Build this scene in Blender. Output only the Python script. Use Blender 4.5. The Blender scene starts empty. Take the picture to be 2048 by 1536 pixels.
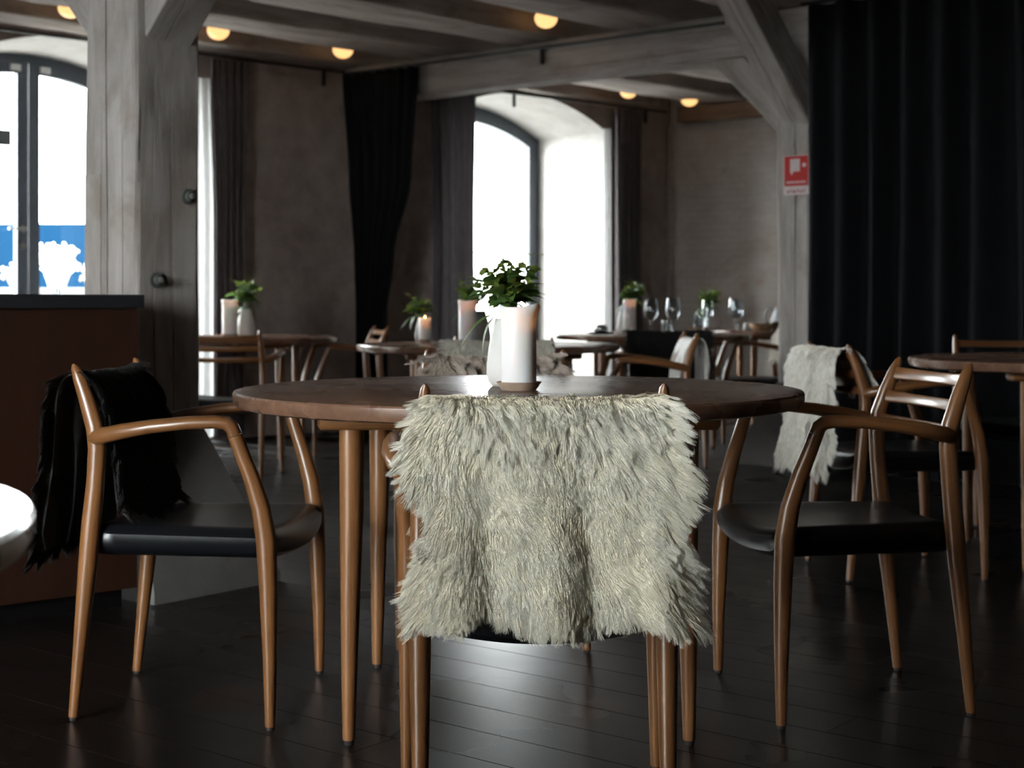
import bpy, math, random
import numpy as np
from mathutils import Vector, Matrix

SC = bpy.context.scene
COL = SC.collection
PI = math.pi
random.seed(7)

# ---------------------------------------------------------------- camera, sky, light, exposure
cam_data = bpy.data.cameras.new('camera')
cam = bpy.data.objects.new('camera', cam_data); COL.objects.link(cam)
cam.location = (0, 0, 0.94); cam.rotation_euler = (PI / 2, 0, 0)
cam_data.sensor_width = 17.3; cam_data.lens = 25.0
cam_data.shift_y = -158 / 2048
cam_data.clip_start = 0.05; cam_data.clip_end = 300
cam_data.dof.use_dof = True; cam_data.dof.focus_distance = 2.75; cam_data.dof.aperture_fstop = 2.8
SC.camera = cam

SKY = 46.0
world = bpy.data.worlds.new('sky'); SC.world = world
world.use_nodes = True
bg = world.node_tree.nodes['Background']
bg.inputs[0].default_value = (0.95, 0.975, 1.0, 1); bg.inputs[1].default_value = SKY

SC.view_settings.view_transform = 'Standard'; SC.view_settings.look = 'None'
SC.view_settings.exposure = 0.0; SC.view_settings.gamma = 1.0
SC.view_settings.use_curve_mapping = False
SC.cycles.use_denoising = True
SC.cycles.use_adaptive_sampling = True; SC.cycles.adaptive_threshold = 0.02; SC.cycles.adaptive_min_samples = 36; SC.cycles.use_light_tree = False
SC.cycles.max_bounces = 8; SC.cycles.diffuse_bounces = 4; SC.cycles.glossy_bounces = 3
SC.cycles.transmission_bounces = 8; SC.cycles.transparent_max_bounces = 16
SC.cycles.sample_clamp_indirect = 6.0
SC.cycles.caustics_reflective = False; SC.cycles.caustics_refractive = False

# building axes (plan): W1 = window wall, girders and floor boards along G
def v2(deg): return Vector((math.sin(math.radians(deg)), math.cos(math.radians(deg)), 0))
D1 = v2(49.0)                       # along the window wall, receding to the end wall
OUT = Vector((-D1.y, D1.x, 0))      # out of the room through the windows
W0 = Vector((-1.55, 10.8, 0))
G = Vector((0.783, -0.6225, 0)).normalized()      # along the girders, towards the viewer
MV = Vector((-G.y, G.x, 0))         # across the girders, away from the viewer
A0 = Vector((-1.25, 11.06, 0))      # girder meets window wall
DJ = v2(45.5)                       # joists
UP = Vector((0, 0, 1))
T_CORNER, T_LEFT = 3.95, -9.3
CORNER = W0 + D1 * T_CORNER
LEFT0 = W0 + D1 * T_LEFT
WT = 1.0                            # wall thickness
WIN_H, WIN_SPR, WIN_RISE = 0.92, 2.443, 0.251
WIN_T = [-1.68, 2.216, -5.62]
END_S = [7.3]       # windows of the left end wall, along G

def portal(name, p, direction, w, h):
    L = bpy.data.lights.new(name, 'AREA'); L.shape = 'RECTANGLE'; L.size = w; L.size_y = h
    L.cycles.is_portal = True
    o = bpy.data.objects.new(name, L); COL.objects.link(o)
    o.location = p
    o.rotation_euler = Vector(direction).to_track_quat('-Z', 'Y').to_euler()
for t in WIN_T:
    portal('window_daylight', W0 + D1 * t + OUT * (WT + 0.02) + UP * 1.35, -OUT, 2 * WIN_H, 2.72)
for s in END_S:
    portal('window_daylight', LEFT0 + G * s - MV * (WT + 0.02) + UP * 1.35, MV, 2 * WIN_H, 2.72)

# ---------------------------------------------------------------- mesh helpers
def link(name, data, mat=None, parent=None):
    o = bpy.data.objects.new(name, data); COL.objects.link(o)
    if mat is not None: data.materials.append(mat)
    if parent is not None: o.parent = parent
    return o
def tag(o, label=None, cat=None, group=None, kind=None):
    if label: o['label'] = label
    if cat: o['category'] = cat
    if group: o['group'] = group
    if kind: o['kind'] = kind
    return o
def empty(name, loc=(0, 0, 0), rz=0.0):
    o = bpy.data.objects.new(name, None); COL.objects.link(o)
    o.empty_display_size = 0.1
    o.location = loc; o.rotation_euler = (0, 0, rz); return o
def copy_tree(o, parent=None):
    c = o.copy(); COL.objects.link(c)
    if parent is not None: c.parent = parent
    for ch in o.children: copy_tree(ch, c)
    return c

class MB:
    """collects vertices, faces and a grain coordinate (along, across, across)"""
    def __init__(s): s.v = []; s.f = []; s.g = []
    def add(s, vs, fs, gr=None):
        b = len(s.v)
        s.v += [tuple(p) for p in vs]
        s.g += [tuple(p) for p in (gr if gr is not None else vs)]
        s.f += [tuple(i + b for i in f) for f in fs]
    def box(s, c, size, mat=None):
        hx, hy, hz = size[0] / 2, size[1] / 2, size[2] / 2
        ps = [Vector((x, y, z)) for x in (-hx, hx) for y in (-hy, hy) for z in (-hz, hz)]
        ax = max(range(3), key=lambda i: size[i])
        gr = [(p[ax], p[(ax + 1) % 3], p[(ax + 2) % 3]) for p in ps]
        R = mat if mat is not None else Matrix.Identity(3)
        vs = [R @ p + Vector(c) for p in ps]
        s.add(vs, [(0, 1, 3, 2), (4, 6, 7, 5), (0, 4, 5, 1), (2, 3, 7, 6), (0, 2, 6, 4), (1, 5, 7, 3)], gr)
    def sweep(s, pts, secs, up=None, caps=True):
        """sections: one list of (a, b) per path point; a is sideways, b is along up"""
        pts = [Vector(p) for p in pts]; n = len(pts); k = len(secs[0]); vs = []; gr = []; acc = 0; pa = None
        for i, p in enumerate(pts):
            t = (pts[min(i + 1, n - 1)] - pts[max(i - 1, 0)]).normalized()
            if up is not None: u = Vector(up)
            elif pa is None: u = Vector((0, 0, 1)) if abs(t.z) < 0.8 else Vector((0, 1, 0))
            else: u = pa
            a = t.cross(u)
            if a.length < 1e-6: a = t.cross(Vector((1, 0, 0)))
            a.normalize(); b = a.cross(t).normalized()
            if up is None: pa = b
            if i: acc += (p - pts[i - 1]).length
            for (x, y) in secs[i]:
                vs.append(p + a * x + b * y); gr.append((acc, x, y))
        fs = [(i * k + j, i * k + (j + 1) % k, (i + 1) * k + (j + 1) % k, (i + 1) * k + j) for i in range(n - 1) for j in range(k)]
        if caps: fs += [tuple(range(k))[::-1], tuple((n - 1) * k + j for j in range(k))]
        s.add(vs, fs, gr)
    def tube(s, pts, rad, seg=12, up=None, caps=True):
        secs = []
        for r in rad:
            rx, ry = (r, r) if not isinstance(r, tuple) else r
            secs.append([(rx * math.cos(2 * PI * j / seg), ry * math.sin(2 * PI * j / seg)) for j in range(seg)])
        s.sweep(pts, secs, up, caps)
    def lathe(s, prof, c=(0, 0, 0), seg=32, capb=True, capt=True, fr=None, fz=None):
        n = len(prof); vs = []
        for (r, z) in prof:
            for j in range(seg):
                th = 2 * PI * j / seg
                rr = fr(th, r, z) if fr else r; zz = fz(th, r, z) if fz else z
                vs.append((c[0] + rr * math.cos(th), c[1] + rr * math.sin(th), c[2] + zz))
        fs = [(i * seg + j, i * seg + (j + 1) % seg, (i + 1) * seg + (j + 1) % seg, (i + 1) * seg + j) for i in range(n - 1) for j in range(seg)]
        if capb: fs.append(tuple(range(seg))[::-1])
        if capt: fs.append(tuple((n - 1) * seg + j for j in range(seg)))
        s.add(vs, fs, [(q[0], q[1], q[2]) for q in vs])
    def grid(s, nu, nv, fn, gr=None):
        vs = [fn(i / nu, j / nv) for j in range(nv + 1) for i in range(nu + 1)]
        fs = [(j * (nu + 1) + i, j * (nu + 1) + i + 1, (j + 1) * (nu + 1) + i + 1, (j + 1) * (nu + 1) + i) for j in range(nv) for i in range(nu)]
        s.add(vs, fs, gr)
    def mesh(s, name, smooth=True, angle=40):
        me = bpy.data.meshes.new(name)
        me.from_pydata(s.v, [], s.f); me.update()
        at = me.attributes.new('grain', 'FLOAT_VECTOR', 'POINT')
        at.data.foreach_set('vector', np.array(s.g, dtype=np.float32).ravel())
        if smooth:
            me.polygons.foreach_set('use_smooth', [True] * len(me.polygons))
            me.set_sharp_from_angle(angle=math.radians(angle))
        return me
    def build(s, name, mat, parent=None, smooth=True, angle=40, fix=True):
        me = s.mesh(name, smooth, angle)
        if fix: recalc(me)
        return link(name, me, mat, parent)
import bmesh
def recalc(me):
    bm = bmesh.new(); bm.from_mesh(me); bmesh.ops.recalc_face_normals(bm, faces=bm.faces[:]); bm.to_mesh(me); bm.free()

def rrect(w, h, r, k=3):
    """rounded rectangle section, counter-clockwise"""
    out = []
    for (cx, cy, a0) in ((w / 2 - r, h / 2 - r, 0), (-w / 2 + r, h / 2 - r, 90), (-w / 2 + r, -h / 2 + r, 180), (w / 2 - r, -h / 2 + r, 270)):
        for j in range(k + 1):
            a = math.radians(a0 + 90 * j / k); out.append((cx + r * math.cos(a), cy + r * math.sin(a)))
    return out

def wob(x, seed, f=1.0):
    return (math.sin(x * 1.7 * f + seed * 3.1) + 0.6 * math.sin(x * 4.3 * f + seed * 7.7) + 0.35 * math.sin(x * 9.1 * f + seed * 1.3)) / 1.95

def timber(mb, p0, p1, w, h, up, seed, r=0.02, amp=0.006, step=0.18, grooves=()):
    """hewn beam: a rounded rectangular section that wanders a little along its length"""
    p0, p1 = Vector(p0), Vector(p1); L = (p1 - p0).length; n = max(3, int(L / step))
    base = rrect(w, h, r); pts, secs = [], []
    def grooved(x, sec):
        out = []; k = len(sec) // 4
        for e, nm in enumerate(('top', 'left', 'bottom', 'right')):
            out += sec[e * k:(e + 1) * k]
            gs = sorted([g for g in grooves if g[0] == nm], key=lambda g: g[1], reverse=nm in ('top', 'left'))
            for (_, o, dep) in gs:
                o2 = o + 0.007 * wob(x * 0.9, seed + o * 9); dp = dep * max(0.04, min(1.0, 0.75 + 0.9 * wob(x * 0.8, seed + 2 + o * 31))); hw = 0.0016 + 0.14 * dp
                for (q, z) in ((-hw, 0), (0, -dp), (hw, 0)):
                    if nm == 'top': out.append((o2 - q, h / 2 + z))
                    elif nm == 'left': out.append((-w / 2 - z, o2 - q))
                    elif nm == 'bottom': out.append((o2 + q, -h / 2 - z))
                    else: out.append((w / 2 + z, o2 + q))
        return out
    for i in range(n + 1):
        x = L * i / n
        pts.append(p0 + (p1 - p0) * (i / n))
        secs.append(grooved(x, [(a + amp * wob(x + 0.13 * j, seed + (j // 4), 1.0), b + amp * wob(x * 1.2 + 0.2 * j, seed + 5 + (j // 4), 1.1)) for j, (a, b) in enumerate(base)]))
    mb.sweep(pts, secs, up)

# ---------------------------------------------------------------- materials
def newmat(name):
    m = bpy.data.materials.new(name); m.use_nodes = True
    nt = m.node_tree; return m, nt, nt.nodes['Principled BSDF']
def N(nt, kind, **kw):
    n = nt.nodes.new(kind)
    for k, v in kw.items(): setattr(n, k, v)
    return n
def ramp(nt, stops, inp):
    r = N(nt, 'ShaderNodeValToRGB'); el = r.color_ramp.elements
    while len(el) < len(stops): el.new(0.5)
    for e, (p, c) in zip(el, stops):
        e.position = p; e.color = (c[0], c[1], c[2], 1)
    nt.links.new(inp, r.inputs[0]); return r.outputs[0]
def coords(nt, src, scale=(1, 1, 1)):
    if src == 'grain':
        a = N(nt, 'ShaderNodeAttribute'); a.attribute_name = 'grain'; out = a.outputs['Vector']
    else:
        out = N(nt, 'ShaderNodeTexCoord').outputs[src]
    mp = N(nt, 'ShaderNodeMapping'); mp.inputs['Scale'].default_value = scale
    nt.links.new(out, mp.inputs['Vector']); return mp.outputs[0]
def noise(nt, vec, scale, detail=4, rough=0.55, dist=0.0):
    n = N(nt, 'ShaderNodeTexNoise')
    n.inputs['Scale'].default_value = scale; n.inputs['Detail'].default_value = detail
    n.inputs['Roughness'].default_value = rough; n.inputs['Distortion'].default_value = dist
    nt.links.new(vec, n.inputs['Vector']); return n.outputs['Fac']
def mixc(nt, fac, a, b, mode='MIX'):
    m = N(nt, 'ShaderNodeMix', data_type='RGBA', blend_type=mode)
    if isinstance(fac, (int, float)): m.inputs[0].default_value = fac
    else: nt.links.new(fac, m.inputs[0])
    for k, x in ((6, a), (7, b)):
        if isinstance(x, tuple): m.inputs[k].default_value = (*x[:3], 1)
        else: nt.links.new(x, m.inputs[k])
    return m.outputs[2]
def bump(nt, bsdf, h, strength=0.3, dist=0.01):
    b = N(nt, 'ShaderNodeBump'); b.inputs['Strength'].default_value = strength; b.inputs['Distance'].default_value = dist
    nt.links.new(h, b.inputs['Height']); nt.links.new(b.outputs[0], bsdf.inputs['Normal'])
def plain(name, col, rough=0.5, metal=0.0, spec=0.5, nz=0.0, nscale=30, coat=0.0):
    m, nt, b = newmat(name)
    b.inputs['Roughness'].default_value = rough; b.inputs['Metallic'].default_value = metal
    b.inputs['Specular IOR Level'].default_value = spec; b.inputs['Coat Weight'].default_value = coat
    f = noise(nt, coords(nt, 'Object'), nscale, 3)
    k = 0.18 if nz == 0 else nz
    c = ramp(nt, [(0.3, tuple(x * (1 - k) for x in col)), (0.7, tuple(min(1, x * (1 + k)) for x in col))], f)
    nt.links.new(c, b.inputs['Base Color']); return m
def woodmat(name, dark, light, rough=0.35, coat=0.2, sc=(2.2, 60, 60), bstr=0.08, rand=0.25):
    m, nt, b = newmat(name)
    vec = coords(nt, 'grain', sc)
    info = N(nt, 'ShaderNodeObjectInfo')
    ad = N(nt, 'ShaderNodeVectorMath', operation='ADD'); nt.links.new(vec, ad.inputs[0]); 
    ml = N(nt, 'ShaderNodeMath', operation='MULTIPLY'); ml.inputs[1].default_value = 37.0; nt.links.new(info.outputs['Random'], ml.inputs[0])
    nt.links.new(ml.outputs[0], ad.inputs[1])
    f1 = noise(nt, ad.outputs[0], 1.0, 5, 0.6, 0.6)
    f2 = noise(nt, ad.outputs[0], 4.0, 3, 0.6)
    c = ramp(nt, [(0.28, dark), (0.72, light)], f1)
    c = mixc(nt, 0.35, c, ramp(nt, [(0.35, tuple(x * 0.45 for x in dark)), (0.6, light)], f2), 'MULTIPLY') if bstr else c
    hsv = N(nt, 'ShaderNodeHueSaturation'); nt.links.new(c, hsv.inputs['Color'])
    mr = N(nt, 'ShaderNodeMapRange'); mr.inputs['To Min'].default_value = 1 - rand; mr.inputs['To Max'].default_value = 1 + rand
    nt.links.new(info.outputs['Random'], mr.inputs['Value']); nt.links.new(mr.outputs[0], hsv.inputs['Value'])
    nt.links.new(hsv.outputs[0], b.inputs['Base Color'])
    b.inputs['Roughness'].default_value = rough; b.inputs['Coat Weight'].default_value = coat; b.inputs['Coat Roughness'].default_value = 0.2
    if bstr: bump(nt, b, f2, bstr, 0.002)
    return m

OAK = woodmat('oak', (0.19, 0.082, 0.030), (0.39, 0.185, 0.070), 0.36, 0.25, rand=0.08)
CHAIRWOOD = woodmat('oiled_oak', (0.17, 0.072, 0.026), (0.34, 0.155, 0.055), 0.33, 0.35, rand=0.08)
LEATHER = plain('black_leather', (0.005, 0.0055, 0.007), 0.30, 0, 0.45, 0.3, 90)
RUBBER = plain('dark_foot_cap', (0.02, 0.014, 0.013), 0.6)

def tabletop_mat():
    m, nt, b = newmat('smoked_oak_top')
    at = N(nt, 'ShaderNodeAttribute'); at.attribute_name = 'grain'
    sx = N(nt, 'ShaderNodeSeparateXYZ'); nt.links.new(at.outputs['Vector'], sx.inputs[0])
    q = N(nt, 'ShaderNodeMath', operation='DIVIDE'); q.inputs[1].default_value = 0.105; nt.links.new(sx.outputs[1], q.inputs[0])
    fl = N(nt, 'ShaderNodeMath', operation='FLOOR'); nt.links.new(q.outputs[0], fl.inputs[0])
    wn = N(nt, 'ShaderNodeTexWhiteNoise', noise_dimensions='1D'); nt.links.new(fl.outputs[0], wn.inputs['W'])
    mp = N(nt, 'ShaderNodeMapping'); mp.inputs['Scale'].default_value = (2.0, 42, 42); nt.links.new(at.outputs['Vector'], mp.inputs[0])
    ad = N(nt, 'ShaderNodeVectorMath', operation='ADD'); nt.links.new(mp.outputs[0], ad.inputs[0]); nt.links.new(wn.outputs['Color'], ad.inputs[1])
    sc = N(nt, 'ShaderNodeVectorMath', operation='SCALE'); nt.links.new(wn.outputs['Color'], sc.inputs[0]); sc.inputs['Scale'].default_value = 30
    nt.links.new(sc.outputs[0], ad.inputs[1])
    f = noise(nt, ad.outputs[0], 1.0, 5, 0.6, 0.5)
    c = ramp(nt, [(0.25, (0.105, 0.052, 0.033)), (0.75, (0.20, 0.108, 0.068))], f)
    hs = N(nt, 'ShaderNodeHueSaturation'); nt.links.new(c, hs.inputs['Color'])
    mr = N(nt, 'ShaderNodeMapRange'); mr.inputs['To Min'].default_value = 0.8; mr.inputs['To Max'].default_value = 1.25
    nt.links.new(wn.outputs['Value'], mr.inputs['Value']); nt.links.new(mr.outputs[0], hs.inputs['Value'])
    nt.links.new(hs.outputs[0], b.inputs['Base Color'])
    f3 = noise(nt, coords(nt, 'Object'), 6, 4)
    rr = N(nt, 'ShaderNodeMapRange'); rr.inputs['To Min'].default_value = 0.2; rr.inputs['To Max'].default_value = 0.34
    nt.links.new(f3, rr.inputs['Value']); nt.links.new(rr.outputs[0], b.inputs['Roughness'])
    b.inputs['Coat Weight'].default_value = 0.3; b.inputs['Coat Roughness'].default_value = 0.16
    bump(nt, b, f, 0.03, 0.002)
    return m
TOP = tabletop_mat()

def plaster(name, base, dark, light, brick=False, bs=0.35):
    m, nt, b = newmat(name)
    vec = coords(nt, 'Object')
    f1 = noise(nt, vec, 1.1, 6, 0.62, 0.4); f2 = noise(nt, vec, 7, 6, 0.65)
    c = ramp(nt, [(0.30, dark), (0.5, base), (0.74, light)], f1)
    c = mixc(nt, 0.35, c, ramp(nt, [(0.35, dark), (0.65, light)], f2))
    b.inputs['Roughness'].default_value = 0.9
    b.inputs['Specular IOR Level'].default_value = 0.2
    h = f2
    nt.links.new(c, b.inputs['Base Color']); bump(nt, b, h, bs, 0.02); return m
PLASTER = plaster('limewashed_plaster', (0.275, 0.232, 0.212), (0.16, 0.13, 0.115), (0.37, 0.32, 0.30))
REVEAL = plaster('pale_limewash', (0.55, 0.53, 0.50), (0.40, 0.37, 0.34), (0.66, 0.64, 0.62))
def brickwall():
    m, nt, b = newmat('whitewashed_brick')
    vec = coords(nt, 'Object')
    mp = N(nt, 'ShaderNodeMapping'); mp.inputs['Rotation'].default_value = (PI / 2, 0, 0); nt.links.new(vec, mp.inputs[0])
    br = N(nt, 'ShaderNodeTexBrick'); br.inputs['Scale'].default_value = 4.2; br.inputs['Mortar Size'].default_value = 0.03; br.inputs['Mortar Smooth'].default_value = 0.7
    br.inputs['Color1'].default_value = (0.42, 0.37, 0.34, 1); br.inputs['Color2'].default_value = (0.36, 0.31, 0.28, 1); br.inputs['Mortar'].default_value = (0.33, 0.30, 0.28, 1)
    nt.links.new(mp.outputs[0], br.inputs['Vector'])
    f1 = noise(nt, vec, 1.3, 6, 0.65, 0.5)
    c = ramp(nt, [(0.32, (0.27, 0.22, 0.19)), (0.5, (0.46, 0.42, 0.39)), (0.7, (0.60, 0.58, 0.56))], f1)
    c = mixc(nt, 0.45, c, br.outputs['Color'])
    f3 = noise(nt, vec, 2.6, 5, 0.6, 1.0)
    c = mixc(nt, ramp(nt, [(0.62, (0, 0, 0)), (0.72, (0.55, 0.55, 0.55))], f3), c, (0.33, 0.19, 0.10))
    nt.links.new(c, b.inputs['Base Color']); b.inputs['Roughness'].default_value = 0.9
    b.inputs['Specular IOR Level'].default_value = 0.2
    mn = N(nt, 'ShaderNodeMath', operation='SUBTRACT'); nt.links.new(f1, mn.inputs[0]); nt.links.new(br.outputs['Fac'], mn.inputs[1])
    bump(nt, b, mn.outputs[0], 0.35, 0.012); return m
BRICK = brickwall()

def oldtimber(name, base, dark, light, sc=(1.4, 9, 9)):
    m, nt, b = newmat(name)
    vec = coords(nt, 'grain', sc)
    f1 = noise(nt, vec, 1.0, 6, 0.62, 0.8)
    f2 = noise(nt, coords(nt, 'grain', (1.3, 34, 34)), 1.0, 3, 0.5, 0.6)
    f3 = noise(nt, coords(nt, 'grain', (2.2, 4, 4)), 1.0, 5, 0.6, 0.7)
    c = ramp(nt, [(0.28, dark), (0.5, base), (0.75, light)], f1)
    c = mixc(nt, ramp(nt, [(0.56, (0, 0, 0)), (0.68, (0.6, 0.6, 0.6))], f3), c, tuple(x * 0.62 * y for x, y in zip(base, (1.05, 0.93, 0.85))))
    crack = ramp(nt, [(0.255, (1, 1, 1)), (0.29, (0, 0, 0))], f2)
    c = mixc(nt, crack, c, tuple(x * 0.35 for x in dark))
    nt.links.new(c, b.inputs['Base Color']); b.inputs['Roughness'].default_value = 0.82
    b.inputs['Specular IOR Level'].default_value = 0.25
    s = N(nt, 'ShaderNodeMath', operation='SUBTRACT'); nt.links.new(f1, s.inputs[0]); nt.links.new(crack, s.inputs[1])
    bump(nt, b, s.outputs[0], 0.5, 0.012); return m
TIMBER = oldtimber('limewashed_timber', (0.37, 0.333, 0.313), (0.21, 0.18, 0.162), (0.48, 0.445, 0.425))
JOIST = oldtimber('grey_brown_joist', (0.33, 0.285, 0.26), (0.20, 0.165, 0.145), (0.43, 0.385, 0.36))
BOARD = oldtimber('dark_ceiling_board', (0.13, 0.105, 0.09), (0.08, 0.062, 0.052), (0.18, 0.15, 0.13))
CONCRETE = plaster('grey_render', (0.115, 0.108, 0.10), (0.08, 0.075, 0.07), (0.15, 0.143, 0.135), bs=0.2)

def floormat():
    m, nt, b = newmat('black_stained_floorboard')
    vec = coords(nt, 'grain', (1.2, 30, 30))
    info = N(nt, 'ShaderNodeObjectInfo')
    ad = N(nt, 'ShaderNodeVectorMath', operation='ADD'); nt.links.new(vec, ad.inputs[0])
    ml = N(nt, 'ShaderNodeMath', operation='MULTIPLY'); ml.inputs[1].default_value = 53.0; nt.links.new(info.outputs['Random'], ml.inputs[0]); nt.links.new(ml.outputs[0], ad.inputs[1])
    f = noise(nt, ad.outputs[0], 1.0, 5, 0.6, 0.5)
    c = ramp(nt, [(0.3, (0.007, 0.0055, 0.005)), (0.7, (0.014, 0.011, 0.0095))], f)
    wv = coords(nt, 'Object')
    geo = N(nt, 'ShaderNodeNewGeometry')
    f2 = noise(nt, geo.outputs['Position'], 2.3, 2, 0.5, 0.2)
    c = mixc(nt, ramp(nt, [(0.60, (0, 0, 0)), (0.85, (0.5, 0.5, 0.5))], f2), c, (0.07, 0.022, 0.010))
    nt.links.new(c, b.inputs['Base Color'])
    f4 = noise(nt, geo.outputs['Position'], 1.6, 3, 0.5, 0.3)
    rr = N(nt, 'ShaderNodeMapRange'); rr.inputs['To Min'].default_value = 0.22; rr.inputs['To Max'].default_value = 0.40
    rr.inputs['From Min'].default_value = 0.25; rr.inputs['From Max'].default_value = 0.75
    nt.links.new(f4, rr.inputs['Value']); nt.links.new(rr.outputs[0], b.inputs['Roughness'])
    b.inputs['Specular IOR Level'].default_value = 0.2
    bump(nt, b, f, 0.04, 0.003); return m
FLOOR = floormat()
SUBFLOOR = plain('dark_subfloor', (0.004, 0.0035, 0.0035), 0.9, 0, 0.05)

def cloth(name, col, rough=0.95, trans=0.0, transcol=None):
    m, nt, b = newmat(name)
    f = noise(nt, coords(nt, 'Object', (1, 1, 0.15)), 60, 3)
    c = ramp(nt, [(0.3, tuple(x * 0.8 for x in col)), (0.7, tuple(x * 1.2 for x in col))], f)
    nt.links.new(c, b.inputs['Base Color']); b.inputs['Roughness'].default_value = rough
    b.inputs['Specular IOR Level'].default_value = 0.15
    if trans:
        tr = N(nt, 'ShaderNodeBsdfTranslucent'); tr.inputs[0].default_value = (*(transcol or col), 1)
        mx = N(nt, 'ShaderNodeMixShader'); mx.inputs[0].default_value = trans
        nt.links.new(b.outputs[0], mx.inputs[1]); nt.links.new(tr.outputs[0], mx.inputs[2])
        nt.links.new(mx.outputs[0], nt.nodes['Material Output'].inputs[0])
    return m
BLACKCLOTH = cloth('black_wool_curtain', (0.0052, 0.0053, 0.0065))
GREYCLOTH = cloth('grey_linen_curtain', (0.085, 0.073, 0.077), trans=0.04, transcol=(0.15, 0.13, 0.14))
SHEER = cloth('white_sheer_curtain', (0.62, 0.61, 0.60), trans=0.5, transcol=(0.6, 0.6, 0.6))

FRAME = plain('dark_blue_grey_frame', (0.028, 0.036, 0.048), 0.45)
STEEL = plain('brushed_steel', (0.5, 0.5, 0.5), 0.3, 1.0)
IRON = plain('black_iron', (0.012, 0.012, 0.013), 0.5)
BOLTM = plain('weathered_iron_bolt', (0.22, 0.23, 0.22), 0.45, 0.6)
def glassmat(name, tint=(1, 1, 1), gl=0.06):
    m, nt, b = newmat(name)
    tr = N(nt, 'ShaderNodeBsdfTransparent'); tr.inputs[0].default_value = (*tint, 1)
    go = N(nt, 'ShaderNodeBsdfGlossy'); go.inputs['Roughness'].default_value = 0.02
    lw = N(nt, 'ShaderNodeLayerWeight'); lw.inputs['Blend'].default_value = 0.5
    pw = N(nt, 'ShaderNodeMath', operation='POWER'); pw.inputs[1].default_value = 4.0; nt.links.new(lw.outputs['Facing'], pw.inputs[0])
    fr = N(nt, 'ShaderNodeMath', operation='MULTIPLY_ADD'); fr.inputs[1].default_value = 0.8; fr.inputs[2].default_value = gl; nt.links.new(pw.outputs[0], fr.inputs[0])
    mx = N(nt, 'ShaderNodeMixShader'); nt.links.new(fr.outputs[0], mx.inputs[0])
    nt.links.new(tr.outputs[0], mx.inputs[1]); nt.links.new(go.outputs[0], mx.inputs[2])
    nt.links.new(mx.outputs[0], nt.nodes['Material Output'].inputs[0]); return m
GLASS = glassmat('window_glass', (0.96, 0.98, 0.97), 0.03)
def drinkglass():
    m, nt, b = newmat('drinking_glass')
    b.inputs['Transmission Weight'].default_value = 1; b.inputs['Roughness'].default_value = 0.0
    b.inputs['IOR'].default_value = 1.45; b.inputs['Base Color'].default_value = (0.97, 0.99, 1, 1); return m
CRYSTAL = drinkglass()

def furmat(name, col, tip=None, sheen=0.3):
    m, nt, b = newmat(name)
    f = noise(nt, coords(nt, 'Object'), 9, 4, 0.6)
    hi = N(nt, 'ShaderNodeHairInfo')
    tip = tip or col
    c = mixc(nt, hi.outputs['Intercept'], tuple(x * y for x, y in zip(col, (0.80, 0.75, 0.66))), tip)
    c = mixc(nt, ramp(nt, [(0.35, (0.55, 0.55, 0.55)), (0.65, (0, 0, 0))], f), c, col)
    hs = N(nt, 'ShaderNodeHueSaturation'); nt.links.new(c, hs.inputs['Color'])
    mr = N(nt, 'ShaderNodeMapRange'); mr.inputs['To Min'].default_value = 0.82; mr.inputs['To Max'].default_value = 1.12
    nt.links.new(hi.outputs['Random'], mr.inputs['Value']); nt.links.new(mr.outputs[0], hs.inputs['Value'])
    nt.links.new(hs.outputs[0], b.inputs['Base Color']); b.inputs['Roughness'].default_value = 0.7
    b.inputs['Specular IOR Level'].default_value = 0.3; b.inputs['Sheen Weight'].default_value = sheen
    return m
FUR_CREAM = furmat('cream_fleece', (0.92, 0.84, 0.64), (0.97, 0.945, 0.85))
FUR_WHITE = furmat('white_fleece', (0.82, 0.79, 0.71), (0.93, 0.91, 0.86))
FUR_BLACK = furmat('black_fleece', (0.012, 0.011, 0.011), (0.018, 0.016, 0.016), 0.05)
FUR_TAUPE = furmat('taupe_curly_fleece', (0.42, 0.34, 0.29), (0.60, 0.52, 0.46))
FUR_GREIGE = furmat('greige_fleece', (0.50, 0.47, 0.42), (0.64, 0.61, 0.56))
SKIN_PALE = plain('pale_hide', (0.62, 0.56, 0.46), 0.7, nz=0.1)
SKIN_TAUPE = plain('taupe_hide', (0.36, 0.29, 0.24), 0.8)
SKIN_BLACK = plain('black_hide', (0.009, 0.008, 0.008), 0.8)
def cowhide():
    m, nt, b = newmat('white_and_brown_hide')
    f = noise(nt, coords(nt, 'Object'), 5.0, 3, 0.5, 0.5)
    c = ramp(nt, [(0.55, (0.62, 0.60, 0.56)), (0.63, (0.20, 0.12, 0.09))], f)
    nt.links.new(c, b.inputs['Base Color']); b.inputs['Roughness'].default_value = 0.75; return m
COWHIDE = cowhide()

# ---------------------------------------------------------------- walls, floor, ceiling
def arch_z(x, h=WIN_H, spr=WIN_SPR, rise=WIN_RISE): return spr + rise * (1 - (x / h) ** 2)

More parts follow.
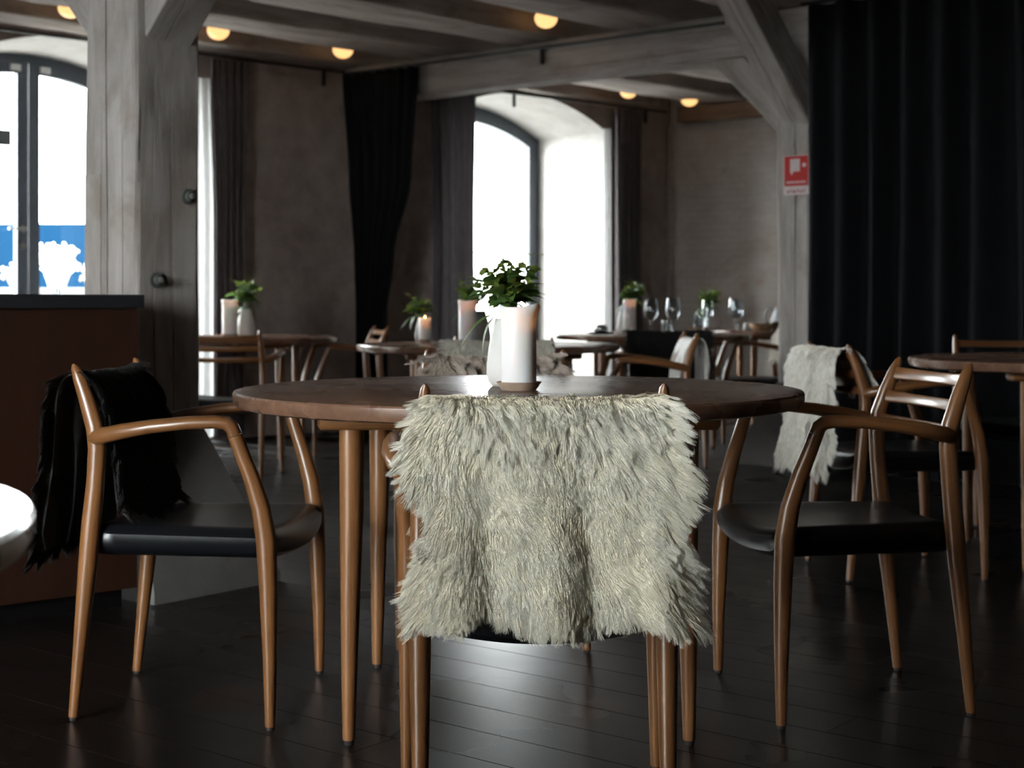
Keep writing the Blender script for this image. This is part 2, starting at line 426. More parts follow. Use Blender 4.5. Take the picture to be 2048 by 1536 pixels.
def wall_with_openings(name, o, d, out, a, b, H, openings, th, mat, mat2):
    mb = MB(); mr = MB()
    def P(t, s, z): return o + d * t + out * s + UP * z
    xs = a
    for c in sorted(openings):
        for s in (0, th):
            mb.add([P(xs, s, 0), P(c - WIN_H, s, 0), P(c - WIN_H, s, H), P(xs, s, H)], [(0, 1, 2, 3)])
        n = 20
        for i in range(n):
            x0, x1 = -WIN_H + 2 * WIN_H * i / n, -WIN_H + 2 * WIN_H * (i + 1) / n
            for s in (0, th):
                mb.add([P(c + x0, s, arch_z(x0)), P(c + x1, s, arch_z(x1)), P(c + x1, s, H), P(c + x0, s, H)], [(0, 1, 2, 3)])
            mr.add([P(c + x0, 0, arch_z(x0)), P(c + x1, 0, arch_z(x1)), P(c + x1, th, arch_z(x1)), P(c + x0, th, arch_z(x0))], [(0, 1, 2, 3)])
        for x in (-WIN_H, WIN_H):
            mr.add([P(c + x, 0, 0), P(c + x, th, 0), P(c + x, th, WIN_SPR), P(c + x, 0, WIN_SPR)], [(0, 1, 2, 3)])
        mr.add([P(c - WIN_H, 0, 0.004), P(c + WIN_H, 0, 0.004), P(c + WIN_H, th, 0.004), P(c - WIN_H, th, 0.004)], [(0, 1, 2, 3)])
        xs = c + WIN_H
    for s in (0, th):
        mb.add([P(xs, s, 0), P(b, s, 0), P(b, s, H), P(xs, s, H)], [(0, 1, 2, 3)])
    mb.add([P(a, 0, H), P(b, 0, H), P(b, th, H), P(a, th, H)], [(0, 1, 2, 3)])
    w = mb.build(name, mat, None, smooth=False, fix=False)
    mr.build('reveal', mat2, w, smooth=True, angle=30, fix=False)
    return w
H_ROOM = 3.02
w = wall_with_openings('wall_window', W0, D1, OUT, T_LEFT - 0.3, T_CORNER + 1.1, H_ROOM + 0.1, WIN_T, WT, PLASTER, REVEAL)
tag(w, 'grey limewashed window wall with deep arched openings', 'wall', kind='structure')
w = wall_with_openings('wall_left', LEFT0, G, -MV, -0.3, 14.6, H_ROOM + 0.1, END_S, WT, PLASTER, REVEAL)
tag(w, 'limewashed end wall with arched openings behind the viewer', 'wall', kind='structure')
def flat_wall(name, p0, p1, th, mat, label):
    mb = MB(); p0, p1 = Vector(p0), Vector(p1); d = (p1 - p0).normalized(); nn = Vector((-d.y, d.x, 0)) * th
    q = [p0, p1, p1 + nn, p0 + nn]
    mb.add([v for v in q] + [v + UP * (H_ROOM + 0.1) for v in q], [(0, 1, 5, 4), (1, 2, 6, 5), (2, 3, 7, 6), (3, 0, 4, 7), (4, 5, 6, 7), (3, 2, 1, 0)])
    me = mb.mesh(name, False); recalc(me); o = link(name, me, mat)
    return tag(o, label, 'wall', kind='structure')
# end wall: object axes along the wall so that the brick courses run true
def end_wall():
    L = 14.6
    mb = MB(); mb.box((L / 2 - 0.3, 0.2, H_ROOM / 2), (L, 0.4, H_ROOM + 0.1))
    o = mb.build('wall_end', BRICK, None, smooth=False)
    o.location = CORNER; o.rotation_euler = (0, 0, math.atan2(G.y, G.x))
    return tag(o, 'whitewashed brick end wall lit by the arched window', 'wall', kind='structure')
end_wall()
FAR_R = CORNER + G * 13.6; FAR_L = LEFT0 + G * 14.0
flat_wall('wall_back', FAR_L, FAR_R, -0.3, PLASTER, 'plain plaster wall behind the viewer')
mb = MB(); q = [LEFT0 - D1 * 1 + OUT * 1, CORNER + D1 * 1 + OUT * 1, FAR_R + D1 * 1 - OUT * 1, FAR_L - D1 * 1 - OUT * 1]
mb.add([p + UP * H_ROOM for p in q] + [p + UP * (H_ROOM + 0.12) for p in q], [(0, 1, 2, 3), (4, 5, 6, 7), (0, 1, 5, 4), (1, 2, 6, 5), (2, 3, 7, 6), (3, 0, 4, 7)])
tag(mb.build('ceiling', BOARD, None, smooth=False), 'dark board ceiling above the heavy joists', 'ceiling', kind='structure')
mb = MB(); mb.add([p + UP * -0.024 for p in q] + [p + UP * -0.2 for p in q], [(0, 1, 2, 3), (7, 6, 5, 4), (0, 4, 5, 1), (1, 5, 6, 2), (2, 6, 7, 3), (3, 7, 4, 0)])
floor = tag(mb.build('floor', SUBFLOOR, None, smooth=False), 'glossy black stained plank floor', 'floor', kind='structure')

# floor boards run along G
PW, PL = 0.156, 2.6
def board_mesh(L):
    m_ = MB(); m_.sweep([(-L / 2, 0, -0.012), (L / 2, 0, -0.012)], [rrect(PW - 0.0013, 0.024, 0.0010, 1)] * 2, UP)
    return m_.mesh('floor_board', False)
bm0 = board_mesh(PL - 0.002); bm0.materials.append(FLOOR)
ang = math.atan2(G.y, G.x)
rest = MB(); nb = 0; cand = []
for r in range(-60, 110):
    off = random.random() * PL
    for k in range(-5, 6):
        c = MV * (r * PW + 2.9) + G * (k * PL + off - 1.0)
        rel = c - W0
        if rel.dot(OUT) > -0.02 + 1.0 * PW or rel.dot(OUT) < -13.2: continue
        if (c - CORNER).dot(MV) > 0.05 or (c - LEFT0).dot(MV) < -0.1: continue
        inview = c.y > 1.9 and abs(c.x) < 0.40 * c.y + 0.9
        cand.append((not inview, c.length, c))
cand.sort(key=lambda a: (a[0], a[1]))
for i, (outv, _, c) in enumerate(cand):
    if i < 295 and not outv:
        o = bpy.data.objects.new('floor_board', bm0); COL.objects.link(o); o.parent = floor
        o.location = c; o.rotation_euler = (0, 0, ang)
    else:
        R = Matrix.Rotation(ang, 3, 'Z')
        rest.sweep([c + R @ Vector((-PL / 2 + 0.001, 0, -0.012)), c + R @ Vector((PL / 2 - 0.001, 0, -0.012))], [rrect(PW - 0.0013, 0.024, 0.0010, 1)] * 2, UP)
o = rest.build('floor_boards_beyond', FLOOR, floor, smooth=False, fix=False); o['kind'] = 'stuff'

# girder, joists, wall plate
ZJ = 2.71
mb = MB(); gc = A0 + MV * 0.125
timber(mb, gc - G * 0.35 + UP * 2.575, gc + G * 9.5 + UP * 2.575, 0.25, 0.26, UP, 3, 0.018, 0.007, 0.12, [('right', 0.05, 0.008), ('right', -0.06, 0.007), ('bottom', 0.02, 0.008)])
gir = tag(mb.build('beam_girder', TIMBER, angle=12), 'long limewashed girder running from window wall over the signed post', 'beam', kind='structure')
mb = MB(); g2 = Vector((-1.244, 4.99, 0))
timber(mb, g2 - G * 6.2 + UP * 2.575, g2 + G * 8.0 + UP * 2.575, 0.25, 0.26, UP, 9, 0.018, 0.007)
tag(mb.build('beam_girder', TIMBER, angle=12), 'limewashed girder above the thick bolted post', 'beam', kind='structure')
for k in range(-1, 14):
    u = 0.22 + 0.91 * k - 0.24
    c = A0 + G * u + MV * 0.1
    s1 = ((CORNER - c).dot(MV)) / DJ.dot(MV) - 0.02
    s0 = -13.5
    p0, p1 = c + DJ * s0, c + DJ * s1
    rl0 = (p0 - LEFT0).dot(MV)
    if rl0 < 0.0: p0 = p0 + DJ * ((0.02 - rl0) / DJ.dot(MV))
    mb = MB(); timber(mb, p0 + UP * (ZJ + 0.16), p1 + UP * (ZJ + 0.16), 0.47, 0.32, UP, 20 + k, 0.03, 0.012, 0.3)
    if k == -1: continue
    tag(mb.build('beam_joist', JOIST), ('joist nearest the window wall, lit by warm globes', 'second joist out from the window wall', 'third joist out from the window wall', 'fourth joist out from the window wall', 'fifth joist out from the window wall')[k] if k < 5 else 'heavy grey brown ceiling joist nearer the viewer, above the frame', 'beam', 'ceiling joists', 'structure')
mb = MB(); wp = CORNER - MV * 0.07 + UP * 2.635
timber(mb, wp + G * 0.16, wp + G * 6, 0.14, 0.14, UP, 61, 0.012, 0.006)
PLATE = oldtimber('brown_wall_plate', (0.15, 0.09, 0.055), (0.09, 0.055, 0.035), (0.20, 0.13, 0.08))
tag(mb.build('trim_plate', PLATE), 'brown timber plate along the top of the brick wall', 'beam', kind='structure')

# pillars with plinths and braces
def pillar(name, c, plinth_half, zplinth, braces, bolts, label, seed):
    root = empty(name, (c.x, c.y, 0)); tag(root, label, 'post', kind='structure')
    mb = MB(); timber(mb, UP * (zplinth - 0.03), UP * 2.46, 0.27, 0.27, G, seed, 0.02, 0.007, 0.07, [('left', -0.018, 0.02), ('left', 0.07, 0.008), ('top', 0.018, 0.012), ('top', -0.06, 0.006), ('right', 0.0, 0.01)]); mb.build('post_timber', TIMBER, root, angle=12)
    mb = MB(); gp, gn, mp, mn = plinth_half
    def ring(z, k):
        f = lambda h: 0.14 + (h - 0.14) * k
        return [G * f(gp) - MV * f(mn) + UP * z, G * f(gp) + MV * f(mp) + UP * z, -G * f(gn) + MV * f(mp) + UP * z, -G * f(gn) - MV * f(mn) + UP * z]
    vs = []; zs = [(0, 1.0), (0.03, 1.0), (zplinth * 0.5, 0.55), (zplinth, 0.0)]
    for z, k in zs: vs += ring(z, k)
    fs = [(i * 4 + j, i * 4 + (j + 1) % 4, (i + 1) * 4 + (j + 1) % 4, (i + 1) * 4 + j) for i in range(3) for j in range(4)] + [(3, 2, 1, 0), (12, 13, 14, 15)]
    mb.add(vs, fs); mb.build('plinth', CONCRETE, root, smooth=True, angle=25)
    for (d, z0, run, w, h, side) in braces:
        mb = MB(); d = Vector(d).normalized()
        a = d * 0.02 + UP * (z0 + 0.0) + side; b = d * (run + 0.14) + UP * (z0 + run + 0.12) + side
        timber(mb, a, b, w, h, d.cross(UP).cross(b - a), seed + 3, 0.014, 0.005, 0.08, [('bottom', 0.02, 0.012), ('top', -0.02, 0.012), ('left', 0.0, 0.007), ('right', 0.01, 0.007)])
        mb.build('brace', TIMBER, root, angle=12)
    for (p, nrm) in bolts:
        mb = MB(); R = nrm.to_track_quat('Z', 'Y').to_matrix()
        mb.lathe([(0.004, 0.0), (0.027, 0.0), (0.027, 0.005), (0.0145, 0.0055), (0.0145, 0.017), (0.009, 0.019), (0.009, 0.034), (0.004, 0.036)], seg=14)
        mb.v = [tuple(R @ Vector(v) + p) for v in mb.v]
        mb.build('bolt', BOLTM, root)
    return root
P1 = Vector((-1.244, 4.99, 0)); P2 = Vector((1.77, 8.84, 0))
def onface(c, axis, px, py, off=0.138):
    """a point of a post's face that is seen at this place of the photograph, worked out once"""
    d = Vector(((px - 1024) / 2960, 1, -(py - 610) / 2960)); o = Vector((0, 0, 0.94))
    pl = c + axis * off
    t = (pl - o).dot(axis) / d.dot(axis); return o + d * t - c
pil = pillar('pillar_1', P1, (0.324, 0.30, 0.324, 0.205), 0.53,
    [(G, 1.84, 0.62, 0.2, 0.2, Vector()), (-G, 1.84, 0.62, 0.2, 0.2, Vector())],
    [(onface(P1, G, 312, 560), G), (onface(P1, G, 375, 393), G)], 'thick bolted limewashed post behind the wooden counter', 31)
mb = MB(); a = onface(P1, -MV, 192, 345, 0.14); 
mb.sweep([Vector((-G.x * 0.088, -G.y * 0.088, 0.62)) - MV * 0.124, Vector((-G.x * 0.088, -G.y * 0.088, 1.375)) - MV * 0.124], [rrect(0.088, 0.034, 0.006, 2)] * 2, MV)
mb.build('repair_board', TIMBER, pil)
pillar('pillar_2', P2, (0.324, 0.324, 0.324, 0.324), 0.48,
    [(-G, 1.97, 0.52, 0.2, 0.17, Vector()), (G, 1.97, 0.52, 0.2, 0.17, Vector()), (-DJ, 2.05, 0.66, 0.2, 0.21, Vector())],
    [], 'limewashed post carrying the red sign beside the black curtain', 47)

# thin riser pipe in the corner
mb = MB(); pc = CORNER - OUT * 0.05 - D1 * 0.06
mb.tube([pc + UP * 0.0, pc + UP * 2.55], [0.014, 0.014], 12)
for z in (0.6, 1.9): mb.lathe([(0.013, z - 0.015), (0.019, z - 0.012), (0.019, z + 0.012), (0.013, z + 0.015)], (pc.x, pc.y, 0), 12, False, False)
tag(mb.build('riser_pipe', plain('painted_pipe', (0.30, 0.25, 0.23), 0.6)), 'thin painted pipe running up the corner of the room', 'pipe')

# curtain rods
def rod(name, p0, p1, label, brackets):
    mb = MB(); mb.tube([p0, p1], [0.011, 0.011], 8); r_ = mb.build(name, IRON)
    tag(r_, label, 'curtain rod')
    for (b, leg) in brackets:
        mb = MB(); mb.box(b - UP * 0.045, (0.022, 0.02, 0.11), Matrix.Rotation(leg, 3, 'Z')); mb.build('bracket', IRON, r_)
    return r_
wrod = lambda t, z=2.655, o=0.14: W0 + D1 * t - OUT * o + UP * z
wa = math.atan2(D1.y, D1.x)
rod('curtain_rod', wrod(-2.9), wrod(0.30), 'black rod on window wall left of the draped black curtain', [(wrod(0.19, 2.655, 0.03), wa), (wrod(-2.4, 2.655, 0.03), wa)])
rod('curtain_rod', wrod(1.0), wrod(3.75), 'black rod crossing the arch of the bright middle window', [(wrod(3.6, 2.655, 0.03), wa), (wrod(2.05, 2.66, 0.03), wa)])
grod = lambda u, z=2.655, o=0.035: A0 + G * u - MV * o + UP * z
rod('curtain_rod', grod(0.02), grod(3.27), 'long black rod along the limewashed girder', [(grod(1.86, 2.65, 0.012), ang)])
rod('curtain_rod', grod(3.9, 2.655, 0.24), grod(9.0, 2.655, 0.24), 'rod carrying the wide black curtain beside the signed post', [])

# curtains: pleated sheets with thickness
def curtain(name, base, d, nrm, spans, z_levels, mat, pleats, amp, label, seed=0, th=0.006, group=None):
    """spans: (u0, u1) at every z level"""
    mb = MB(); nu, rows = pleats * 10, 26
    zt, zb = z_levels[0], z_levels[-1]
    def S(z):
        for i in range(len(z_levels) - 1):
            if z_levels[i] >= z >= z_levels[i + 1]:
                k = (z_levels[i] - z) / (z_levels[i] - z_levels[i + 1]); k = k * k * (3 - 2 * k)
                return [spans[i][j] * (1 - k) + spans[i + 1][j] * k for j in (0, 1)]
        return spans[-1]
    rnd = random.Random(seed); ph = [rnd.uniform(-0.35, 0.35) for _ in range(pleats + 2)]; am = [rnd.uniform(0.65, 1.2) for _ in range(pleats + 2)]
    def fn(off):
        def f(u, v):
            z = zt + (zb - zt) * v; a, b = S(z)
            x = u * pleats; i = int(min(x, pleats - 1e-6)); fr = x - i
            am_ = am[i] * (1 - fr) + am[i + 1] * fr; p_ = ph[i] * (1 - fr) + ph[i + 1] * fr
            y = amp * am_ * (0.75 + 0.35 * v) * math.sin(2 * PI * (x + p_ * (0.4 + 0.6 * v)))
            y += 0.25 * amp * math.sin(2 * PI * x * 0.37 + seed + v)
            uu = a + (b - a) * u
            return base + d * uu + nrm * (y + off) + UP * z
        return f
    mb.grid(nu, rows, fn(0)); n1 = len(mb.v)
    if mat is not BLACKCLOTH:      # a single woven layer, so that light comes through it
        return tag(mb.build(name, mat, None, True, 60), label, 'curtain', group)
    mb.grid(nu, rows, fn(th))
    W = nu + 1; fs = []
    for i in range(nu): fs.append((i, n1 + i, n1 + i + 1, i + 1)); k = rows * W; fs.append((k + i, k + i + 1, n1 + k + i + 1, n1 + k + i))
    for j in range(rows):
        fs.append((j * W, (j + 1) * W, n1 + (j + 1) * W, n1 + j * W)); k = nu
        fs.append((j * W + k, n1 + j * W + k, n1 + (j + 1) * W + k, (j + 1) * W + k))
    mb.f += fs
    o = mb.build(name, mat, None, True, 60)
    return tag(o, label, 'curtain', group)
WB = W0 - OUT * 0.14; GB = A0 - MV * 0.05
curtain('curtain', WB, D1, OUT, [(-0.80, -0.52), (-0.77, -0.55), (-0.78, -0.55)], [2.64, 1.5, 0.03], GREYCLOTH, 5, 0.03, 'grey curtain on the wall beside the glowing white sheer', 1)
curtain('sheer_curtain', WB + OUT * 0.05, D1, OUT, [(-0.98, -0.79), (-0.99, -0.765), (-0.99, -0.765)], [2.50, 1.5, 0.03], SHEER, 3, 0.025, 'glowing white sheer at the edge of the bolted post', 11)
curtain('sheer_curtain', WB + OUT * 0.05, D1, OUT, [(3.02, 3.10), (3.02, 3.10), (3.02, 3.10)], [2.46, 1.5, 0.03], SHEER, 2, 0.02, 'thin glowing sheer strip beside the white window reveal', 12)
curtain('curtain', WB, D1, OUT, [(1.13, 1.55), (1.15, 1.53), (1.13, 1.55)], [2.64, 1.5, 0.03], GREYCLOTH, 6, 0.035, 'grey curtain between draped black curtain and bright window', 2)
curtain('curtain', WB, D1, OUT, [(3.12, 3.42), (3.12, 3.40), (3.12, 3.42)], [2.64, 1.5, 0.03], GREYCLOTH, 5, 0.035, 'grey curtain between bright window and brick corner', 3)
curtain('curtain', GB, G, -MV, [(0.02, 0.80), (0.08, 0.74), (0.15, 0.55), (0.17, 0.48), (0.17, 0.48)], [2.64, 1.9, 1.25, 0.9, 0.03], BLACKCLOTH, 7, 0.03, 'black curtain gathered narrow towards the floor', 4)
curtain('curtain', A0 - MV * 0.24, G, -MV, [(3.94, 9.0), (3.95, 9.0), (3.94, 9.0)], [2.64, 1.4, 0.002], BLACKCLOTH, 26, 0.055, 'wide black floor length curtain filling the end of the room', 5)

# ---------------------------------------------------------------- windows
def window(name, o, d, out, label, detail):
    root = empty(name, o + out * 0.87); tag(root, label, 'window', kind='structure')
    ex = Matrix((d, out, UP)).transposed()
    def L(x, y, z): return ex @ Vector((x, y, z))
    def ring(outer, inner, y0, y1, nm, mat, parent):
        mb = MB(); n = len(outer)
        vs = [L(x, y0, z) for x, z in outer] + [L(x, y0, z) for x, z in inner] + [L(x, y1, z) for x, z in outer] + [L(x, y1, z) for x, z in inner]
        fs = []
        for i in range(n):
            j = (i + 1) % n
            fs += [(i, j, n + j, n + i), (2 * n + i, 3 * n + i, 3 * n + j, 2 * n + j), (n + i, n + j, 3 * n + j, 3 * n + i), (i, 2 * n + i, 2 * n + j, j)]
        mb.add(vs, fs); return mb.build(nm, mat, parent, smooth=True, angle=20)
    K = 12
    def outline(x0, x1, zb, drop):
        pts = [(x0, zb), (x1, zb)]
        for i in range(K + 1):
            x = x1 + (x0 - x1) * i / K; pts.append((x, arch_z(x) - drop))
        return pts
    ring(outline(-WIN_H, WIN_H, 0.0, 0.0), outline(-WIN_H + 0.05, WIN_H - 0.05, 0.05, 0.055), 0.0, 0.09, 'frame', FRAME, root)
    for s in (-1, 1):
        xa, xb = (0.004, WIN_H - 0.052) if s > 0 else (-WIN_H + 0.052, -0.004)
        lf = ring(outline(xa, xb, 0.055, 0.058), outline(xa + 0.078, xb - 0.078, 0.22, 0.135), -0.012, 0.045, 'leaf', FRAME, root)
        mb = MB(); po = outline(xa + 0.07, xb - 0.07, 0.21, 0.128)
        n = len(po); mb.add([L(x, 0.012, z) for x, z in po] + [L(x, 0.018, z) for x, z in po], [tuple(range(n)), tuple(range(n, 2 * n))[::-1]] + [(i, (i + 1) % n, n + (i + 1) % n, n + i) for i in range(n)])
        mb.build('pane', GLASS, lf, smooth=False)
        if s > 0:
            mb = MB(); mb.tube([L(-0.04, -0.012, 1.47), L(-0.04, -0.06, 1.47)], [0.011, 0.011], 10); mb.tube([L(-0.045, -0.058, 1.47), L(-0.04, -0.06, 1.47), L(-0.16, -0.06, 1.468)], [0.008, 0.01, 0.008], 10)
            mb.lathe([(0.003, 0), (0.026, 0), (0.026, 0.006), (0.003, 0.007)], seg=16)
            k = 16 * 4; R = (-out).to_track_quat('Z', 'Y').to_matrix(); b0 = len(mb.v) - k
            for i in range(k): mb.v[b0 + i] = tuple(R @ Vector(mb.v[b0 + i]) + L(-0.04, -0.012, 1.47))
            mb.build('handle', STEEL, lf)
            mb = MB(); mb.lathe([(0.003, 0), (0.022, 0), (0.022, 0.006), (0.003, 0.007)], seg=16)
            mb.v = [tuple(R @ Vector(v) + L(-0.04, -0.012, 1.355)) for v in mb.v]; mb.build('keyhole_plate', STEEL, lf)
    if detail:
        for x in (-0.095, 0.12):
            mb = MB(); mb.box(L(x, -0.018, arch_z(x) - 0.1), (0.075, 0.012, 0.045), ex); mb.build('door_stop', STEEL, root)
        mb = MB(); mb.box(L(-0.165, 0.008, 2.10), (0.10, 0.003, 0.11), ex); mb.build('sticker', plain('grey_sticker', (0.06, 0.065, 0.07), 0.6), root)
    return root
labs = ['arched glazed double door with dark frame, behind the counter', 'bright arched glazed door with dark frame, between grey curtains', 'arched glazed door in window wall outside the view', 'arched glazed door in window wall outside the view']
for i, t in enumerate(WIN_T):
    r_ = window('window_%d' % (i + 1), W0 + D1 * t, D1, OUT, labs[i], i == 0)
    if i > 1: r_['group'] = 'windows outside the view'
for i, s in enumerate(END_S):
    r_ = window('window_%d' % (i + 5), LEFT0 + G * s, G, -MV, 'arched glazed door in the end wall behind the viewer', False); r_['group'] = 'end wall windows'

# ---------------------------------------------------------------- outside
mb = MB(); c = W0 + OUT * 31
mb.add([W0 + OUT * 1.0 + D1 * -60 + UP * -0.12, W0 + OUT * 1.0 + D1 * 60 + UP * -0.12, c + OUT * 60 + D1 * 60 + UP * -0.12, c + OUT * 60 - D1 * 60 + UP * -0.12], [(0, 1, 2, 3)])
mb.add([LEFT0 - MV * 1.0 + G * -8 + UP * -0.13, LEFT0 - MV * 1.0 + G * 60 + UP * -0.13, LEFT0 - MV * 80 + G * 60 + UP * -0.13, LEFT0 - MV * 80 - G * 8 + UP * -0.13], [(0, 1, 2, 3)])
tag(mb.build('ground', plain('pale_quay_paving', (0.30, 0.30, 0.29), 0.9), None, smooth=False), 'pale quay paving outside the windows', 'ground', kind='structure')
mb = MB(); x0, x1, y0 = -15.0, -5.2, 25.0; xs = np.linspace(x0, x1, 80)
pts = []
for i, x in enumerate(xs): pts.append((x, y0 + (0.04 if (i // 2) % 2 else 0.0)))
pts += [(x1, y0 + 2.4), (x0, y0 + 2.4)]
n = len(pts); mb.add([(x, y, -0.1) for x, y in pts] + [(x, y, 2.32) for x, y in pts], [tuple(range(n))[::-1], tuple(range(n, 2 * n))] + [(i, (i + 1) % n, n + (i + 1) % n, n + i) for i in range(n)])
tag(mb.build('shipping_container', plain('blue_container_paint', (0.0007, 0.0100, 0.025), 0.9, 0, 0.05), None, smooth=False), 'long blue corrugated container seen through the glazed door', 'container')
mb = MB(); mb.sweep([(-8.5, 13.4, 0.5), (-2.4, 14.2, 0.5)], [rrect(0.5, 1.2, 0.02, 2)] * 2, UP)
tag(mb.build('planter', plain('pale_planter', (0.05, 0.05, 0.05), 0.8)), 'pale long planter outside behind the counter', 'planter')
rnd = random.Random(3)
def tuft(loc, hgt, spread, n, mat, label):
    mb = MB()
    for i in range(n):
        a = rnd.uniform(0, 2 * PI); r = spread * math.sqrt(rnd.random()) * 0.4; l = hgt * rnd.uniform(0.45, 1)
        b = Vector((r * math.cos(a), r * math.sin(a), 0)); e = b + Vector((spread * 0.8 * rnd.uniform(-1, 1), spread * 0.6 * rnd.uniform(-1, 1), l))
        mb.tube([b, (b + e) / 2 + Vector((0, 0, 0.1 * l)), e], [0.004, 0.006, 0.012], 5)
        for _ in range(3):
            q_ = e + Vector((rnd.gauss(0, 0.02), rnd.gauss(0, 0.02), rnd.uniform(-0.08, 0.03)))
            mb.tube([q_ - UP * 0.014, q_, q_ + UP * 0.014], [0.004, 0.016, 0.004], 6)
    o = mb.build('flowering_plant', mat); o.location = loc
    return tag(o, label, 'plant')
PALE = plain('pale_blossom', (0.75, 0.74, 0.68), 0.8); STRAW = plain('straw_grass', (0.42, 0.36, 0.20), 0.8)
tuft((-4.28, 13.9, 1.104), 0.42, 0.20, 60, PALE, 'tall white flowering plant in the planter outside')
tuft((-4.66, 13.9, 1.104), 0.22, 0.13, 40, STRAW, 'low straw coloured grass beside the window mullion outside')
tuft((-3.93, 13.95, 1.104), 0.20, 0.12, 40, STRAW, 'low straw coloured grass beside the bolted post outside')
tuft((-4.93, 13.85, 1.104), 0.20, 0.10, 30, STRAW, 'short pale grass at far left of the planter outside')

# ---------------------------------------------------------------- round tables
def make_table():
    root = empty('round_table')
    mb = MB(); R = 0.665
    mb.lathe([(0.02, 0.707), (R - 0.02, 0.707), (R - 0.006, 0.711), (R, 0.722), (R, 0.738), (R - 0.003, 0.742), (R - 0.007, 0.743), (0.02, 0.743)], seg=96)
    mb.build('tabletop', TOP, root, angle=30)
    for sy in (-1, 1):
        mb = MB(); y = 0.335 * sy; n = 9; secs = []; pts = []
        for i in range(n):
            x = -0.42 + 0.84 * i / (n - 1); k = 1.0
            pts.append((x, y, 0.692)); secs.append(rrect(0.085, 0.034, 0.012))
        pts = [(-0.428, y, 0.692)] + pts + [(0.428, y, 0.692)]
        secs = [rrect(0.06, 0.018, 0.008)] + secs + [rrect(0.06, 0.018, 0.008)]
        mb.sweep(pts, secs, UP); mb.build('cleat', OAK, root)
        for sx in (-1, 1):
            mb = MB(); x = 0.358 * sx
            mb.tube([(x + 0.006 * sx, y, 0.011), (x + 0.005 * sx, y, 0.16), (x, y, 0.50), (x, y, 0.678)], [0.0135, 0.0175, 0.0255, 0.027], 16)
            lg = mb.build('leg', OAK, root)
            mb = MB(); mb.tube([(x + 0.006 * sx, y, 0.0), (x + 0.006 * sx, y, 0.012)], [0.010, 0.0115], 14); mb.build('foot_cap', RUBBER, lg)
    return root
table0 = make_table()
TABLES = [((0.015, 3.5), 0.0, 'round oak table in front, bearing the tall white candle'),
    ((-1.097, 1.24), 0.6, 'round table cut off at left edge, its top shining white'),
    ((-0.12, 7.5), 0.1, 'round table behind the taupe sheepskin chair, with a lit candle'),
    ((-1.75, 9.2), 0.0, 'round table behind the bolted post, by the glowing curtain'),
    ((0.95, 10.0), 0.0, 'round table with wine glasses behind the black sheepskin chair'),
    ((2.2, 11.6), 0.0, 'round laid table against the brick wall behind the signed post'),
    ((2.16, 5.5), 0.0, 'round table by the wide black curtain at right edge')]
for i, ((x, y), rz, lab) in enumerate(TABLES):
    t = table0 if i == 0 else copy_tree(table0)
    t.location = (x, y, 0); t.rotation_euler = (0, 0, rz); tag(t, lab, 'table', 'round dining tables')

